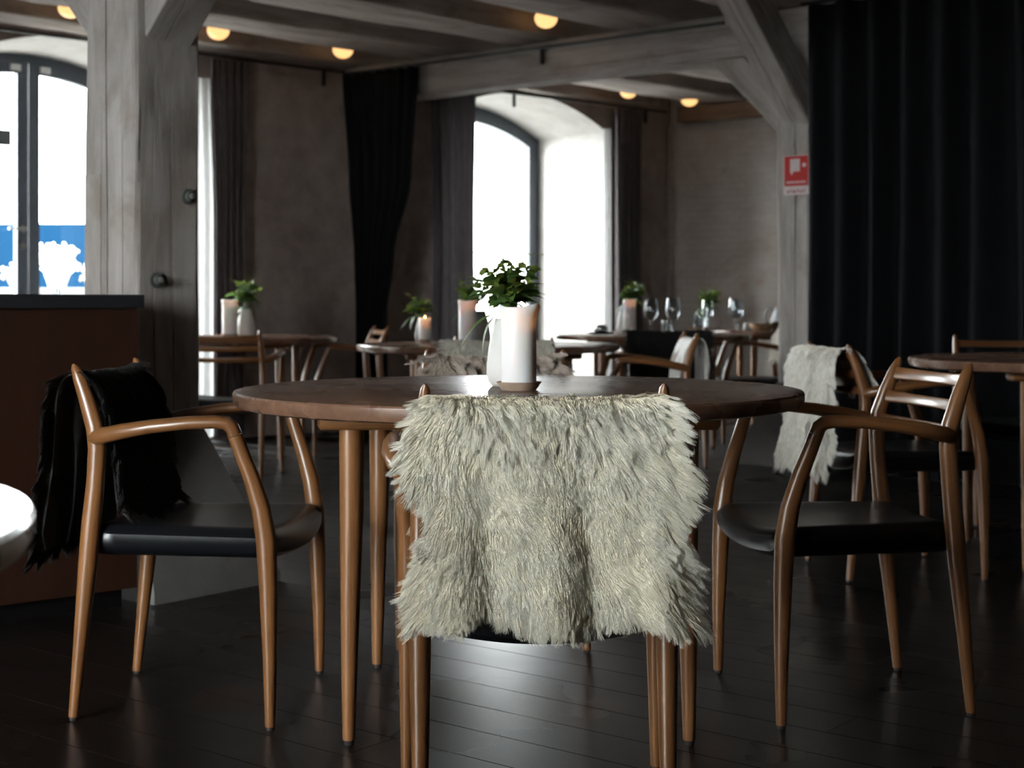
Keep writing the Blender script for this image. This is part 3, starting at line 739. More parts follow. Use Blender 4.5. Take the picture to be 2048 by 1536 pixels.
# ---------------------------------------------------------------- armchairs
def make_chair():
    root = empty('armchair')
    for s in (-1, 1):
        mb = MB()
        mb.tube([(0.212 * s, -0.232, 0.008), (0.213 * s, -0.215, 0.18), (0.214 * s, -0.197, 0.36), (0.214 * s, -0.19, 0.44), (0.214 * s, -0.180, 0.54), (0.213 * s, -0.176, 0.615), (0.212 * s, -0.182, 0.665), (0.208 * s, -0.204, 0.73), (0.205 * s, -0.222, 0.775), (0.204 * s, -0.232, 0.798), (0.204 * s, -0.236, 0.806)],
            [(0.0115, 0.0115), (0.0155, 0.016), (0.0195, 0.022), (0.020, 0.0225), (0.0175, 0.0205), (0.0175, 0.021), (0.0175, 0.021), (0.0145, 0.018), (0.012, 0.0145), (0.008, 0.009), (0.002, 0.003)], 16, up=(0, 1, 0))
        lg = mb.build('back_leg', CHAIRWOOD, root)
        mb = MB(); mb.tube([(0.212 * s, -0.232, 0.0), (0.212 * s, -0.232, 0.01)], [0.009, 0.0098], 12); mb.build('foot_cap', RUBBER, lg)
        mb = MB()
        mb.tube([(0.252 * s, 0.232, 0.008), (0.251 * s, 0.231, 0.16), (0.249 * s, 0.227, 0.32), (0.248 * s, 0.222, 0.42), (0.250 * s, 0.211, 0.49), (0.256 * s, 0.190, 0.56), (0.263 * s, 0.168, 0.62), (0.2665 * s, 0.157, 0.652)],
            [(0.0115, 0.0115), (0.0155, 0.016), (0.020, 0.021), (0.0215, 0.0235), (0.0195, 0.0215), (0.0165, 0.0185), (0.0155, 0.0168), (0.0155, 0.0165)], 16, up=(0, 1, 0))
        lg = mb.build('front_leg', CHAIRWOOD, root)
        mb = MB(); mb.tube([(0.252 * s, 0.232, 0.0), (0.252 * s, 0.232, 0.01)], [0.009, 0.0098], 12); mb.build('foot_cap', RUBBER, lg)
        mb = MB()
        mb.tube([(0.2665 * s, 0.1565, 0.653), (0.2685 * s, 0.150, 0.670), (0.270 * s, 0.138, 0.679), (0.271 * s, 0.115, 0.682), (0.2725 * s, 0.05, 0.680), (0.270 * s, -0.03, 0.671), (0.258 * s, -0.10, 0.659), (0.238 * s, -0.158, 0.646), (0.216 * s, -0.186, 0.638)],
            [(0.0155, 0.0165), (0.016, 0.0162), (0.0165, 0.0155), (0.017, 0.0145), (0.0185, 0.0145), (0.0195, 0.0155), (0.0195, 0.0175), (0.0175, 0.0185), (0.012, 0.015)], 16)
        mb.build('armrest', CHAIRWOOD, root)
    for (z, y, hh) in ((0.766, -0.219, 0.033), (0.708, -0.196, 0.031), (0.650, -0.181, 0.029)):
        mb = MB(); pts, secs = [], []
        for i in range(13):
            x = -0.206 + 0.412 * i / 12; k = 1 - (x / 0.206) ** 2
            pts.append((x, y - 0.034 * k, z - 0.004 * k)); secs.append(rrect(0.013, hh * (0.86 + 0.14 * (1 - k)), 0.005, 2))
        mb.sweep(pts, secs, Vector((0, -0.32, 0.95))); mb.build('back_slat', CHAIRWOOD, root)
    # saddle seat: leather wrapped over the rails
    mb = MB(); nu, nv = 24, 20; ring = []
    def edge(v):
        y = -0.205 + 0.445 * v; hw = 0.205 + 0.044 * v
        return y, hw
    top = []; bot = []
    for j in range(nv + 1):
        v = j / nv; y, hw = edge(v)
        for i in range(nu + 1):
            a = -1 + 2 * i / nu
            bow = 0.018 * (1 - a * a) * (v ** 3) - 0.012 * (1 - a * a) * ((1 - v) ** 3)
            ex = max(0.0, (abs(a) - 0.80) / 0.20); ey = max(0.0, (v - 0.90) / 0.10, (0.08 - v) / 0.08)
            rd = 0.024 * (1 - math.sqrt(max(0, 1 - min(1, ex) ** 2))) + 0.024 * (1 - math.sqrt(max(0, 1 - min(1, ey) ** 2)))
            sag = 0.020 * (1 - a * a) * (0.55 + 0.45 * v)
            top.append((a * hw, y + bow, 0.446 - sag - rd))
            bot.append((a * hw * 0.985, y + bow, 0.377 - sag * 0.9 - 0.016 * (1 - a * a) * (1 - v) + 0.6 * rd))
    W = nu + 1; fs = []
    for j in range(nv):
        for i in range(nu): fs.append((j * W + i, j * W + i + 1, (j + 1) * W + i + 1, (j + 1) * W + i))
    n1 = len(top); allv = top + bot; f2 = [tuple(n1 + q for q in f[::-1]) for f in fs]
    sd = []
    for i in range(nu): sd.append((i, n1 + i, n1 + i + 1, i + 1)); k = nv * W; sd.append((k + i, k + i + 1, n1 + k + i + 1, n1 + k + i))
    for j in range(nv): sd.append((j * W, (j + 1) * W, n1 + (j + 1) * W, n1 + j * W)); sd.append((j * W + nu, n1 + j * W + nu, n1 + (j + 1) * W + nu, (j + 1) * W + nu))
    mb.add(allv, fs + f2 + sd); mb.build('seat', LEATHER, root, angle=50)
    return root
chair0 = make_chair()
CH = {}
def face(vx, vy): return math.atan2(vy, vx) - PI / 2
CHAIRS = [('front', 0.048, 2.755, face(-0.035, 1), 'armchair in front with its back turned, under the cream sheepskin'),
    ('left', -0.744, 3.544, face(0.459, -0.04), 'armchair with black sheepskin, left of the front table'),
    ('right', 0.792, 3.566, face(-0.455, -0.064), 'bare slat backed armchair right of the front table'),
    ('opposite', -0.05, 4.235, face(0, -1), 'armchair across the front table, covered by curly taupe sheepskin'),
    ('second', -0.035, 6.53, face(0.0, 1), 'armchair with greige sheepskin, directly behind the taupe one'),
    ('cow', 0.64, 7.2, face(-1, -0.03), 'armchair with white and brown hide, turned to the left'),
    ('leftfar', -1.54, 8.06, face(0, 1), 'bare armchair seen from behind beside the bolted post'),
    ('leftfar2', -1.06, 9.4, face(-0.96, -0.29), 'bare armchair facing left near the foot of the gathered curtain'),
    ('black', 0.91, 8.76, face(0.03, 1), 'armchair seen from behind under the far black sheepskin'),
    ('far', 1.66, 10.2, face(-1, 0.02), 'armchair with white sheepskin half hidden behind the signed post'),
    ('white', 1.345, 5.25, face(1, 0.13), 'armchair with white sheepskin facing the table at right edge'),
    ('rightback', 2.22, 6.5, face(0, -1), 'bare armchair behind the table at right edge')]
for i, (key, x, y, rz, lab) in enumerate(CHAIRS):
    c = chair0 if i == 0 else copy_tree(chair0)
    c.location = (x, y, 0); c.rotation_euler = (0, 0, rz); CH[key] = (x, y, rz)
    tag(c, lab, 'chair', 'oak armchairs with black leather seats')

# ---------------------------------------------------------------- sheepskins
def smooth1(xs, ys, q): return np.interp(q, xs, ys)
def sheepskin(key, label, skin, fur, seed, path_front, L=None, R=None, bottom=None, n=9000, length=0.036, radius=0.0011, wave=0.004, freq=3.0, clumps=500, clumpk=0.55, up=0.7, folds=0.012, hide_only=False, back_n=0.8, top_off=0.0, name='sheepskin', drop=0.02):
    x0, y0, rz = CH[key]; rng = np.random.default_rng(seed)
    # path in (y, z), from the front edge over the top slat and down the back
    path = [(-0.150, 0.56), (-0.158, 0.64), (-0.176, 0.71), (-0.203, 0.768), (-0.224, 0.784), (-0.248, 0.785), (-0.266, 0.772), (-0.275, 0.735), (-0.276, 0.65), (-0.272, 0.55), (-0.272, 0.46), (-0.280, 0.385)]
    if path_front == 'seat': path = [(-0.11, 0.452), (-0.14, 0.475), (-0.145, 0.53)] + path[1:]
    elif path_front == 'short': path = path[1:]
    p = np.array(path); d = np.r_[0, np.cumsum(np.hypot(*np.diff(p, axis=0).T))]
    top_i = int(np.argmax(p[:, 1])); ntot = 64
    s = np.linspace(0, d[-1], ntot)
    # smooth the path
    yy = np.interp(s, d, p[:, 0]); zz = np.interp(s, d, p[:, 1]) + top_off
    for _ in range(3):
        yy[1:-1] = (yy[:-2] + 2 * yy[1:-1] + yy[2:]) / 4; zz[1:-1] = (zz[:-2] + 2 * zz[1:-1] + zz[2:]) / 4
    isback = s > d[top_i]
    zl = [0.38, 0.43, 0.48, 0.53, 0.57, 0.61, 0.65, 0.70, 0.75, 0.795]
    L = L or [-0.205, -0.212, -0.208, -0.190, -0.182, -0.196, -0.222, -0.224, -0.205, -0.186]
    R = R or [0.21, 0.235, 0.232, 0.222, 0.212, 0.208, 0.205, 0.203, 0.20, 0.190]
    nu = 48; a = np.linspace(0, 1, nu)
    Lw = np.where(isback, np.interp(zz, zl, L), -0.186); Rw = np.where(isback, np.interp(zz, zl, R), 0.188)
    X = Lw[:, None] * (1 - a) + Rw[:, None] * a
    Y = np.repeat(yy[:, None], nu, 1); Z = np.repeat(zz[:, None], nu, 1)
    if bottom is not None:
        bx, bz = bottom; zb = np.interp(X, bx, bz); zt = zz[top_i if top_i < ntot else 0]
        zt = zz.max(); kz = (zt - Z) / (zt - zz[-1])
        Z = np.where(isback[:, None], zt - (zt - zb) * kz, Z)
    hang = np.where(isback[:, None], np.clip((0.80 - Z) / 0.40, 0, 1), 0)
    r1, r2, r3 = rng.uniform(0, 6.28, 3)
    fold = (np.exp(-((X - 0.00) / 0.05) ** 2) * 1.0 + np.exp(-((X + 0.16) / 0.05) ** 2) * 0.6 + np.exp(-((X - 0.19) / 0.06) ** 2) * 0.35 - 0.45 * np.exp(-((X - 0.10) / 0.035) ** 2)) * 0.9
    fold += 0.5 * np.sin(X * 38 + r1 + Z * 9) + 0.25 * np.sin(X * 75 + r2)
    Y = Y - folds * hang * fold - drop * hang ** 1.5
    # the middle of the top sags onto the slat
    Z = Z - 0.006 * (1 - (X / 0.2) ** 2) * (Z > 0.74)
    P = np.stack([X, Y, Z], -1)
    du = np.gradient(P, axis=1); dv = np.gradient(P, axis=0)
    Nn = np.cross(du, dv); Nn /= np.linalg.norm(Nn, axis=-1, keepdims=True) + 1e-9
    ib = ntot - 5
    if Nn[ib, nu // 2, 1] > 0: Nn = -Nn
    # hide
    mb = MB(); n1 = ntot * nu; inner = P - Nn * 0.001; outer = P + Nn * 0.003
    vs = np.concatenate([outer.reshape(-1, 3), inner.reshape(-1, 3)])
    fs = [(j * nu + i, j * nu + i + 1, (j + 1) * nu + i + 1, (j + 1) * nu + i) for j in range(ntot - 1) for i in range(nu - 1)]
    fs2 = [tuple(n1 + q for q in f[::-1]) for f in fs]; sd = []
    for i in range(nu - 1): sd += [(i, n1 + i, n1 + i + 1, i + 1), ((ntot - 1) * nu + i, (ntot - 1) * nu + i + 1, n1 + (ntot - 1) * nu + i + 1, n1 + (ntot - 1) * nu + i)]
    for j in range(ntot - 1): sd += [(j * nu, (j + 1) * nu, n1 + (j + 1) * nu, n1 + j * nu), (j * nu + nu - 1, n1 + j * nu + nu - 1, n1 + (j + 1) * nu + nu - 1, (j + 1) * nu + nu - 1)]
    mb.add(vs.tolist(), fs + fs2 + sd)
    hide = mb.build(name, skin, None, True, 80)
    hide.location = (x0, y0, 0); hide.rotation_euler = (0, 0, rz)
    tag(hide, label, 'sheepskin' if name == 'sheepskin' else 'hide', 'skins draped over chair backs')
    if hide_only: return hide
    # fleece: strands rooted on the hide
    vis = np.where(isback, back_n, 1 - back_n); rowlen = np.linalg.norm(dv, axis=-1).mean(1); wrow = vis * rowlen * (Rw - Lw); wrow /= wrow.sum()
    rj = rng.choice(ntot - 1, n, p=wrow[:-1] / wrow[:-1].sum()) + rng.random(n)
    ra = rng.random(n); ed = rng.random(n) < 0.07; ra[ed] = np.where(rng.random(ed.sum()) < 0.5, rng.random(ed.sum()) * 0.02, 1 - rng.random(ed.sum()) * 0.02)
    eb = rng.random(n) < 0.05; rj[eb] = ntot - 1.001 - rng.random(eb.sum()) * 0.8
    ri = ra * (nu - 1)
    j0 = np.minimum(rj.astype(int), ntot - 2); i0 = np.minimum(ri.astype(int), nu - 2); fj = (rj - j0)[:, None]; fi = (ri - i0)[:, None]
    def samp(Aa): return (Aa[j0, i0] * (1 - fi) + Aa[j0, i0 + 1] * fi) * (1 - fj) + (Aa[j0 + 1, i0] * (1 - fi) + Aa[j0 + 1, i0 + 1] * fi) * fj
    root = samp(outer); nn = samp(Nn); nn /= np.linalg.norm(nn, axis=1, keepdims=True)
    back = isback[j0][:, None]
    td = samp(dv); td /= np.linalg.norm(td, axis=1, keepdims=True); td = np.where(back, td, -td)
    tu = samp(du); tu /= np.linalg.norm(tu, axis=1, keepdims=True)
    e = (ra[:, None] - 0.5) * 2
    sx = root[:, :1]; sz = root[:, 2:3]
    swirl = 0.5 * np.sin(sx * 31 + r1) + 0.4 * np.sin(sz * 27 + r2 + sx * 12) + 0.35 * np.sin(sz * 55 + sx * 41 + r3)
    flow = td * 0.9 + tu * (0.75 * e ** 3 + 0.55 * swirl) + rng.normal(0, 0.16, (n, 3))
    flow -= nn * (flow * nn).sum(1, keepdims=True); flow /= np.linalg.norm(flow, axis=1, keepdims=True)
    edgeout = tu * np.sign(e) * (np.abs(e) > 0.93)
    topk = np.clip((sz - 0.745) / 0.04, 0, 1); upv = up * (1 - 0.6 * topk)
    Ls = length * rng.uniform(0.7, 1.15, (n, 1)) * (1 + 0.25 * swirl)
    K = 7; t = np.linspace(0, 1, K)[None, :, None]
    ph = rng.uniform(0, 6.28, (n, 1, 1)); side = np.cross(nn, flow)
    ci = rng.choice(n, min(clumps, n), replace=False)
    # nearest clump
    idx = np.zeros(n, int)
    for k in range(0, n, 4000):
        dd = ((root[k:k + 4000, None, :] - root[None, ci, :]) ** 2).sum(-1); idx[k:k + 4000] = ci[dd.argmin(1)]
    ph = ph * 0.25 + ph[idx] * 0.75
    pts = root[:, None, :] + Ls[:, None, :] * (nn[:, None, :] * (upv[:, None, :] * t * (1 - 0.62 * t)) + (flow + 0.5 * edgeout)[:, None, :] * (0.25 * t + 0.75 * t ** 1.6))
    pts += side[:, None, :] * wave * np.sin(t * freq * 2 * PI * 0.5 + ph) * t + nn[:, None, :] * wave * 0.7 * np.cos(t * freq * 2 * PI * 0.5 + ph) * t
    pts[:, :, 2] -= (Ls * 0.22) * (t[:, :, 0] ** 2)
    pts = pts + (pts[idx] - pts) * (clumpk * t ** 1.3)
    cu = bpy.data.hair_curves.new('fleece'); cu.add_curves([K] * n)
    cu.attributes['position'].data.foreach_set('vector', pts.astype(np.float32).ravel())
    ra_ = cu.attributes.get('radius') or cu.attributes.new('radius', 'FLOAT', 'POINT')
    ra_.data.foreach_set('value', np.tile(radius * np.array([1, 1, 0.95, 0.85, 0.7, 0.5, 0.2]), n).astype(np.float32))
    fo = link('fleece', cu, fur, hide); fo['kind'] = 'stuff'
    return hide
LF = [-0.190, -0.196, -0.190, -0.170, -0.160, -0.168, -0.204, -0.206, -0.196, -0.180]
RF = [0.215, 0.222, 0.214, 0.202, 0.194, 0.192, 0.192, 0.192, 0.190, 0.182]
sheepskin('front', 'long haired cream sheepskin over the back of the front chair', SKIN_PALE, FUR_CREAM, 1, 'mid', LF, RF,
    ([-0.22, -0.19, -0.15, -0.11, -0.06, 0.0, 0.04, 0.09, 0.14, 0.17, 0.20, 0.24], [0.435, 0.427, 0.43, 0.462, 0.448, 0.430, 0.422, 0.438, 0.462, 0.455, 0.438, 0.435]),
    n=85000, length=0.048, radius=0.00055, wave=0.004, freq=3.2, clumps=3600, clumpk=0.66, up=0.66, folds=0.017, back_n=0.88)
sheepskin('left', 'black sheepskin over the chair left of the front table', SKIN_BLACK, FUR_BLACK, 2, 'seat', n=26000, length=0.040, radius=0.0009, clumps=700, up=0.95, folds=0.012, back_n=0.74, drop=0.012)
sheepskin('opposite', 'curly taupe sheepskin showing above the far rim of the front table', SKIN_TAUPE, FUR_TAUPE, 3, 'mid', n=14000, length=0.075, radius=0.0011, wave=0.013, freq=3.4, clumps=260, clumpk=0.9, up=0.5, back_n=0.42)
sheepskin('second', 'greige sheepskin on the chair just behind the taupe one', SKIN_PALE, FUR_GREIGE, 4, 'mid', n=7000, length=0.026, radius=0.0012, clumps=600, up=0.8, back_n=0.8, top_off=0.006, L=[-0.23, -0.24, -0.24, -0.23, -0.23, -0.24, -0.26, -0.262, -0.26, -0.235])
sheepskin('cow', 'white and brown smooth hide over a chair facing left', COWHIDE, None, 5, 'mid', hide_only=True, folds=0.018, name='cow_hide')
sheepskin('black', 'black sheepskin on the chair before the wine glasses', SKIN_BLACK, FUR_BLACK, 6, 'mid', n=7000, length=0.03, radius=0.0014, clumps=500, up=0.8, back_n=0.8, top_off=0.010, L=[-0.22, -0.23, -0.23, -0.22, -0.22, -0.225, -0.235, -0.235, -0.235, -0.228], R=[0.22, 0.235, 0.235, 0.23, 0.225, 0.225, 0.23, 0.23, 0.235, 0.228])
sheepskin('far', 'white sheepskin glimpsed behind the signed post', SKIN_PALE, FUR_WHITE, 7, 'mid', n=4000, length=0.034, radius=0.0018, clumps=300)
sheepskin('white', 'thick white sheepskin on the chair beside the black curtain', SKIN_PALE, FUR_WHITE, 8, 'short', n=22000, length=0.045, radius=0.0010, clumps=900, up=0.95, folds=0.012, back_n=0.88, top_off=0.006, drop=0.03, L=[-0.225, -0.245, -0.245, -0.235, -0.23, -0.232, -0.24, -0.24, -0.232, -0.205])

# ---------------------------------------------------------------- candles, vases, greens
def waxmat():
    m, nt, b = newmat('candle_wax')
    b.inputs['Base Color'].default_value = (0.86, 0.84, 0.82, 1); b.inputs['Roughness'].default_value = 0.38
    b.inputs['Subsurface Weight'].default_value = 0.75; b.inputs['Subsurface Scale'].default_value = 0.010
    b.inputs['Subsurface Radius'].default_value = (1.0, 0.78, 0.64)
    f = noise(nt, coords(nt, 'Object'), 14, 3); bump(nt, b, f, 0.06, 0.01); return m
WAX = waxmat()
def emis(name, col, s):
    m, nt, b = newmat(name); b.inputs['Base Color'].default_value = (0, 0, 0, 1)
    b.inputs['Emission Color'].default_value = (*col, 1); b.inputs['Emission Strength'].default_value = s; return m
FLAME = emis('candle_flame', (1.0, 0.55, 0.16), 26)
CERAMIC = plain('matt_white_ceramic', (0.74, 0.72, 0.69), 0.55, nz=0.04, nscale=8)
CLAY = plain('tan_unglazed_clay', (0.40, 0.29, 0.215), 0.7, nz=0.08, nscale=40)
DARKCLAY = plain('dark_grey_ceramic', (0.07, 0.07, 0.075), 0.5)
WICK = plain('burnt_wick', (0.01, 0.008, 0.007), 0.9)
def candle(loc, h, r, label, lobe=1.0, saucer=True, watts=0.12, flame_z=-0.032, rot=0.0):
    z0 = 0.743
    root = empty('pillar_candle', (loc[0], loc[1], z0), rot); tag(root, label, 'candle', 'pillar candles')
    zb = 0.013 if saucer else 0.0
    def bump_(th):
        d1 = math.exp(-((math.atan2(math.sin(th - 3.25), math.cos(th - 3.25))) / 0.42) ** 2)
        d2 = math.exp(-((math.atan2(math.sin(th + 0.35), math.cos(th + 0.35))) / 0.74) ** 2)
        return lobe * (d1 * 0.8 + d2 * 1.0)
    H = h - zb
    prof = [(0.004, 0), (r * 0.97, 0), (r, 0.003), (r, H * 0.5), (r, H - 0.035), (r * 1.0, H - 0.018), (r * 1.02, H - 0.009), (r * 1.03, H - 0.002), (r * 0.985, H + 0.002), (r * 0.90, H - 0.002), (r * 0.85, H - 0.014), (r * 0.83, H - 0.045), (r * 0.6, H - 0.06), (0.004, H - 0.062)]
    top = {5: 0.2, 6: 0.9, 7: 1.05, 8: 0.75, 9: 0.1, 10: 0.0}
    mb = MB(); seg = 48; vs = []
    for k, (rr, z) in enumerate(prof):
        w_ = top.get(k, 0.0)
        for j in range(seg):
            th = 2 * PI * j / seg; b_ = bump_(th) * w_
            vs.append(((rr + 0.0085 * b_) * math.cos(th), (rr + 0.0085 * b_) * math.sin(th), zb + z + 0.009 * bump_(th) * {6: 0.4, 7: 0.9, 8: 1.0, 9: 0.9}.get(k, 0.0)))
    n = len(prof); fs = [(i * seg + j, i * seg + (j + 1) % seg, (i + 1) * seg + (j + 1) % seg, (i + 1) * seg + j) for i in range(n - 1) for j in range(seg)]
    fs += [tuple(range(seg))[::-1], tuple((n - 1) * seg + j for j in range(seg))]
    mb.add(vs, fs); mb.build('wax', WAX, root, angle=70)
    zf = h + flame_z
    mb = MB(); mb.tube([(0, 0, h - 0.063), (0.001, 0, zf - 0.004)], [0.0011, 0.0009], 6); mb.build('wick', WICK, root)
    mb = MB(); mb.lathe([(0.0008, 0), (0.0035, 0.003), (0.0048, 0.008), (0.0038, 0.015), (0.0018, 0.022), (0.0004, 0.028)], (0.001, 0, zf - 0.006), 12); mb.build('flame', FLAME, root)
    if saucer:
        mb = MB(); mb.lathe([(0.004, 0), (r * 0.98, 0), (r * 1.3, 0.0185), (r * 1.27, 0.0195), (r * 1.02, 0.0125), (0.004, 0.0125)], (0, 0, 0), 40); mb.build('saucer', CLAY, root, angle=35)
    L = bpy.data.lights.new('candle_light', 'POINT'); L.energy = watts; L.color = (1.0, 0.46, 0.24); L.shadow_soft_size = 0.006
    lo = bpy.data.objects.new('candle_light', L); COL.objects.link(lo); lo.parent = root; lo.location = (0.001, 0, zf + 0.012)
    return root
def vase(loc, h, r, label, mat=CERAMIC):
    k = h / 0.16; q = r / 0.052
    mb = MB(); mb.lathe([(0.004, 0), (0.036 * q, 0), (0.046 * q, 0.008 * k), (0.052 * q, 0.028 * k), (0.0515 * q, 0.05 * k), (0.046 * q, 0.09 * k), (0.038 * q, 0.125 * k), (0.031 * q, 0.15 * k), (0.029 * q, 0.16 * k), (0.026 * q, 0.16 * k), (0.027 * q, 0.145 * k), (0.034 * q, 0.11 * k), (0.036 * q, 0.07 * k), (0.004, 0.06 * k)], seg=40)
    o = mb.build('bud_vase', mat, None, angle=60); o.location = (loc[0], loc[1], 0.743)
    return tag(o, label, 'vase', 'white bottle vases')
def leafmat(name, c1, c2):
    m, nt, b = newmat(name); info = N(nt, 'ShaderNodeObjectInfo')
    f = noise(nt, coords(nt, 'Object'), 40, 3)
    c = mixc(nt, info.outputs['Random'], c1, c2); c = mixc(nt, 0.4, c, ramp(nt, [(0.3, tuple(x * 0.6 for x in c1)), (0.7, c2)], f))
    nt.links.new(c, b.inputs['Base Color']); b.inputs['Roughness'].default_value = 0.5
    tr = N(nt, 'ShaderNodeBsdfTranslucent'); nt.links.new(c, tr.inputs[0]); mx = N(nt, 'ShaderNodeMixShader'); mx.inputs[0].default_value = 0.35
    nt.links.new(b.outputs[0], mx.inputs[1]); nt.links.new(tr.outputs[0], mx.inputs[2]); nt.links.new(mx.outputs[0], nt.nodes['Material Output'].inputs[0]); return m
LEAF = leafmat('green_leaf', (0.05, 0.115, 0.03), (0.15, 0.26, 0.06))
LEAFY = leafmat('yellow_green_leaf', (0.12, 0.19, 0.03), (0.24, 0.30, 0.06))
STEM = plain('green_stem', (0.10, 0.17, 0.04), 0.6)
def leaf_pts(L, W, bend, n=6):
    vs = []; fs = []
    for i in range(n + 1):
        t = i / n; w_ = W * math.sin(PI * min(1, t * 0.97 + 0.03)) ** 0.8 * (1 - 0.25 * t); z = -bend * L * t * t; y = L * t * (1 - 0.15 * bend * t)
        vs += [(-w_, y, z + 0.25 * w_), (0, y, z), (w_, y, z + 0.25 * w_)]
    for i in range(n):
        a = i * 3; fs += [(a, a + 1, a + 4, a + 3), (a + 1, a + 2, a + 5, a + 4)]
    return vs, fs
def leaf_mesh(L, W, bend, mat):
    mb = MB(); v, f = leaf_pts(L, W, bend); mb.add(v, f); me = mb.mesh('leaf', True, 180); me.materials.append(mat); return me
LEAF_LONG = leaf_mesh(0.085, 0.0125, 0.55, LEAF); LEAF_BROAD = leaf_mesh(0.055, 0.017, 0.35, LEAF); LEAF_ROUND = leaf_mesh(0.026, 0.0115, 0.3, LEAFY)
def orient(d, roll):
    q = Vector(d).to_track_quat('Y', 'Z'); return (q.to_matrix() @ Matrix.Rotation(roll, 3, 'Y')).to_4x4()
def bouquet(loc, zt, size, label, seed, detail=True, nst=16):
    """cut greens standing in a vase whose mouth is at height zt"""
    rn = random.Random(seed); root = empty('cut_greens', (loc[0], loc[1], zt - 0.06)); tag(root, label, 'greenery', 'greens in vases')
    fol = MB(); folY = MB(); stm = MB()
    def put(kind, p, d, roll, sc):
        M4 = Matrix.Translation(p) @ orient(d, roll) @ Matrix.Scale(sc, 4)
        if detail:
            o = bpy.data.objects.new('leaf', {'l': LEAF_LONG, 'b': LEAF_BROAD, 'r': LEAF_ROUND}[kind]); COL.objects.link(o); o.parent = root; o.matrix_local = M4
        else:
            v, f = {'l': leaf_pts(0.085, 0.0135, 0.55), 'b': leaf_pts(0.055, 0.018, 0.35), 'r': leaf_pts(0.026, 0.0125, 0.3)}[kind]
            (folY if kind == 'r' else fol).add([M4 @ Vector(q) for q in v], f)
    for i in range(nst):
        a = 2 * PI * i / nst + rn.uniform(-0.3, 0.3); sp = rn.uniform(0.15, 1.0); hh = size * rn.uniform(0.45, 1.0) * (1 - 0.25 * sp)
        e = Vector((0.55 * size * sp * math.cos(a), 0.45 * size * sp * math.sin(a), 0.06 + hh)); m_ = Vector((0.2 * e.x, 0.2 * e.y, 0.06 + 0.35 * hh))
        stm.tube([Vector((0.008 * math.cos(a), 0.008 * math.sin(a), 0.0)), m_, e], [0.0014, 0.0012, 0.0008], 5)
        for k in range(5):
            p = m_.lerp(e, rn.uniform(0.1, 0.9)); b = rn.uniform(0, 2 * PI)
            put('b', p, (math.cos(b), 0.8 * math.sin(b), rn.uniform(-0.1, 0.8)), rn.uniform(-0.6, 0.6), size / 0.14 * rn.uniform(0.7, 1.1))
        for k in range(5):
            b = rn.uniform(0, 2 * PI); put('r', e + Vector((rn.gauss(0, 0.006), rn.gauss(0, 0.006), rn.gauss(0, 0.006))), (math.cos(b), math.sin(b), rn.uniform(0.2, 1.2)), rn.uniform(-1, 1), size / 0.14 * rn.uniform(0.6, 1.05))
    for (ax, el, s_) in ((0.15, 0.45, 1.0), (0.0, -0.15, 0.75), (3.3, -0.15, 1.25), (2.9, -0.75, 1.1), (3.0, 0.35, 0.9), (-0.4, 0.2, 0.8), (1.4, 0.6, 0.9), (0.3, 0.9, 0.8)):
        a = ax + rn.uniform(-0.15, 0.15)
        put('l', Vector((0.018 * math.cos(a), 0.012 * math.sin(a) - 0.012, 0.07 + 0.03 * (el > 0) + 0.012 * rn.random() + size * 0.15 * max(0, el))), (math.cos(a), 0.5 * math.sin(a) - 0.15, el), rn.uniform(-0.5, 0.5), size / 0.14 * s_)
    # fine umbels standing above the leaves
    for i in range(6):
        a = rn.uniform(0, 2 * PI); e = Vector((0.5 * size * math.cos(a), 0.3 * size * math.sin(a), 0.06 + size * rn.uniform(0.9, 1.15)))
        stm.tube([Vector((0, 0, 0.06)), Vector((0.3 * e.x, 0.3 * e.y, 0.06 + 0.5 * e.z)), e], [0.0009, 0.0007, 0.0005], 5)
        for k in range(9):
            q = e + Vector((rn.gauss(0, 0.010), rn.gauss(0, 0.010), rn.gauss(0, 0.004))) * (size / 0.14)
            v, f = leaf_pts(0.010, 0.004, 0.2, 2); b = rn.uniform(0, 6.28)
            M4 = Matrix.Translation(q) @ orient((math.cos(b), math.sin(b), 0.5), 0); folY.add([M4 @ Vector(x) for x in v], f)
    stm.build('stems', STEM, root)
    if fol.v: fol.build('foliage', LEAF, root, angle=180, fix=False)['kind'] = 'stuff'
    if folY.v: folY.build('umbels', LEAFY, root, angle=180, fix=False)['kind'] = 'stuff'
    return root
candle((0.016, 3.43), 0.190, 0.0405, 'tall white pillar candle on a tan saucer, on the front table')
vase((-0.016, 3.60), 0.165, 0.046, 'white vase half hidden behind the tall front candle')
bouquet((-0.012, 3.60), 0.743 + 0.165, 0.15, 'leafy green bunch rising behind the tall front candle', 5, True, 22)
candle((-0.215, 7.18), 0.215, 0.044, 'white pillar candle on the second table, left of the bright window', 0.6, rot=0.5)
vase((-0.165, 7.33), 0.17, 0.062, 'white vase against the bright window, left of the front candle')
bouquet((-0.19, 7.32), 0.743 + 0.165, 0.17, 'dense greens left of the bright window', 9, True, 14)
candle((-0.455, 7.72), 0.128, 0.032, 'short burning candle with visible flame before the gathered curtain', 0.15, flame_z=-0.008, watts=0.15)
vase((-0.48, 7.86), 0.12, 0.035, 'dark vase behind the short burning candle', DARKCLAY)
bouquet((-0.49, 7.86), 0.743 + 0.12, 0.13, 'dark greens above the short burning candle', 12, False, 12)
candle((-1.735, 9.1), 0.225, 0.047, 'white candle on the table behind the bolted post', 0.5, rot=0.4)
vase((-1.665, 9.25), 0.17, 0.06, 'white vase behind the candle by the glowing curtain')
bouquet((-1.665, 9.25), 0.743 + 0.17, 0.19, 'bright greens by the glowing curtain', 15, True, 14)
candle((0.80, 10.05), 0.232, 0.044, 'white candle with glowing top beside the wine glasses', 0.5, rot=0.9)
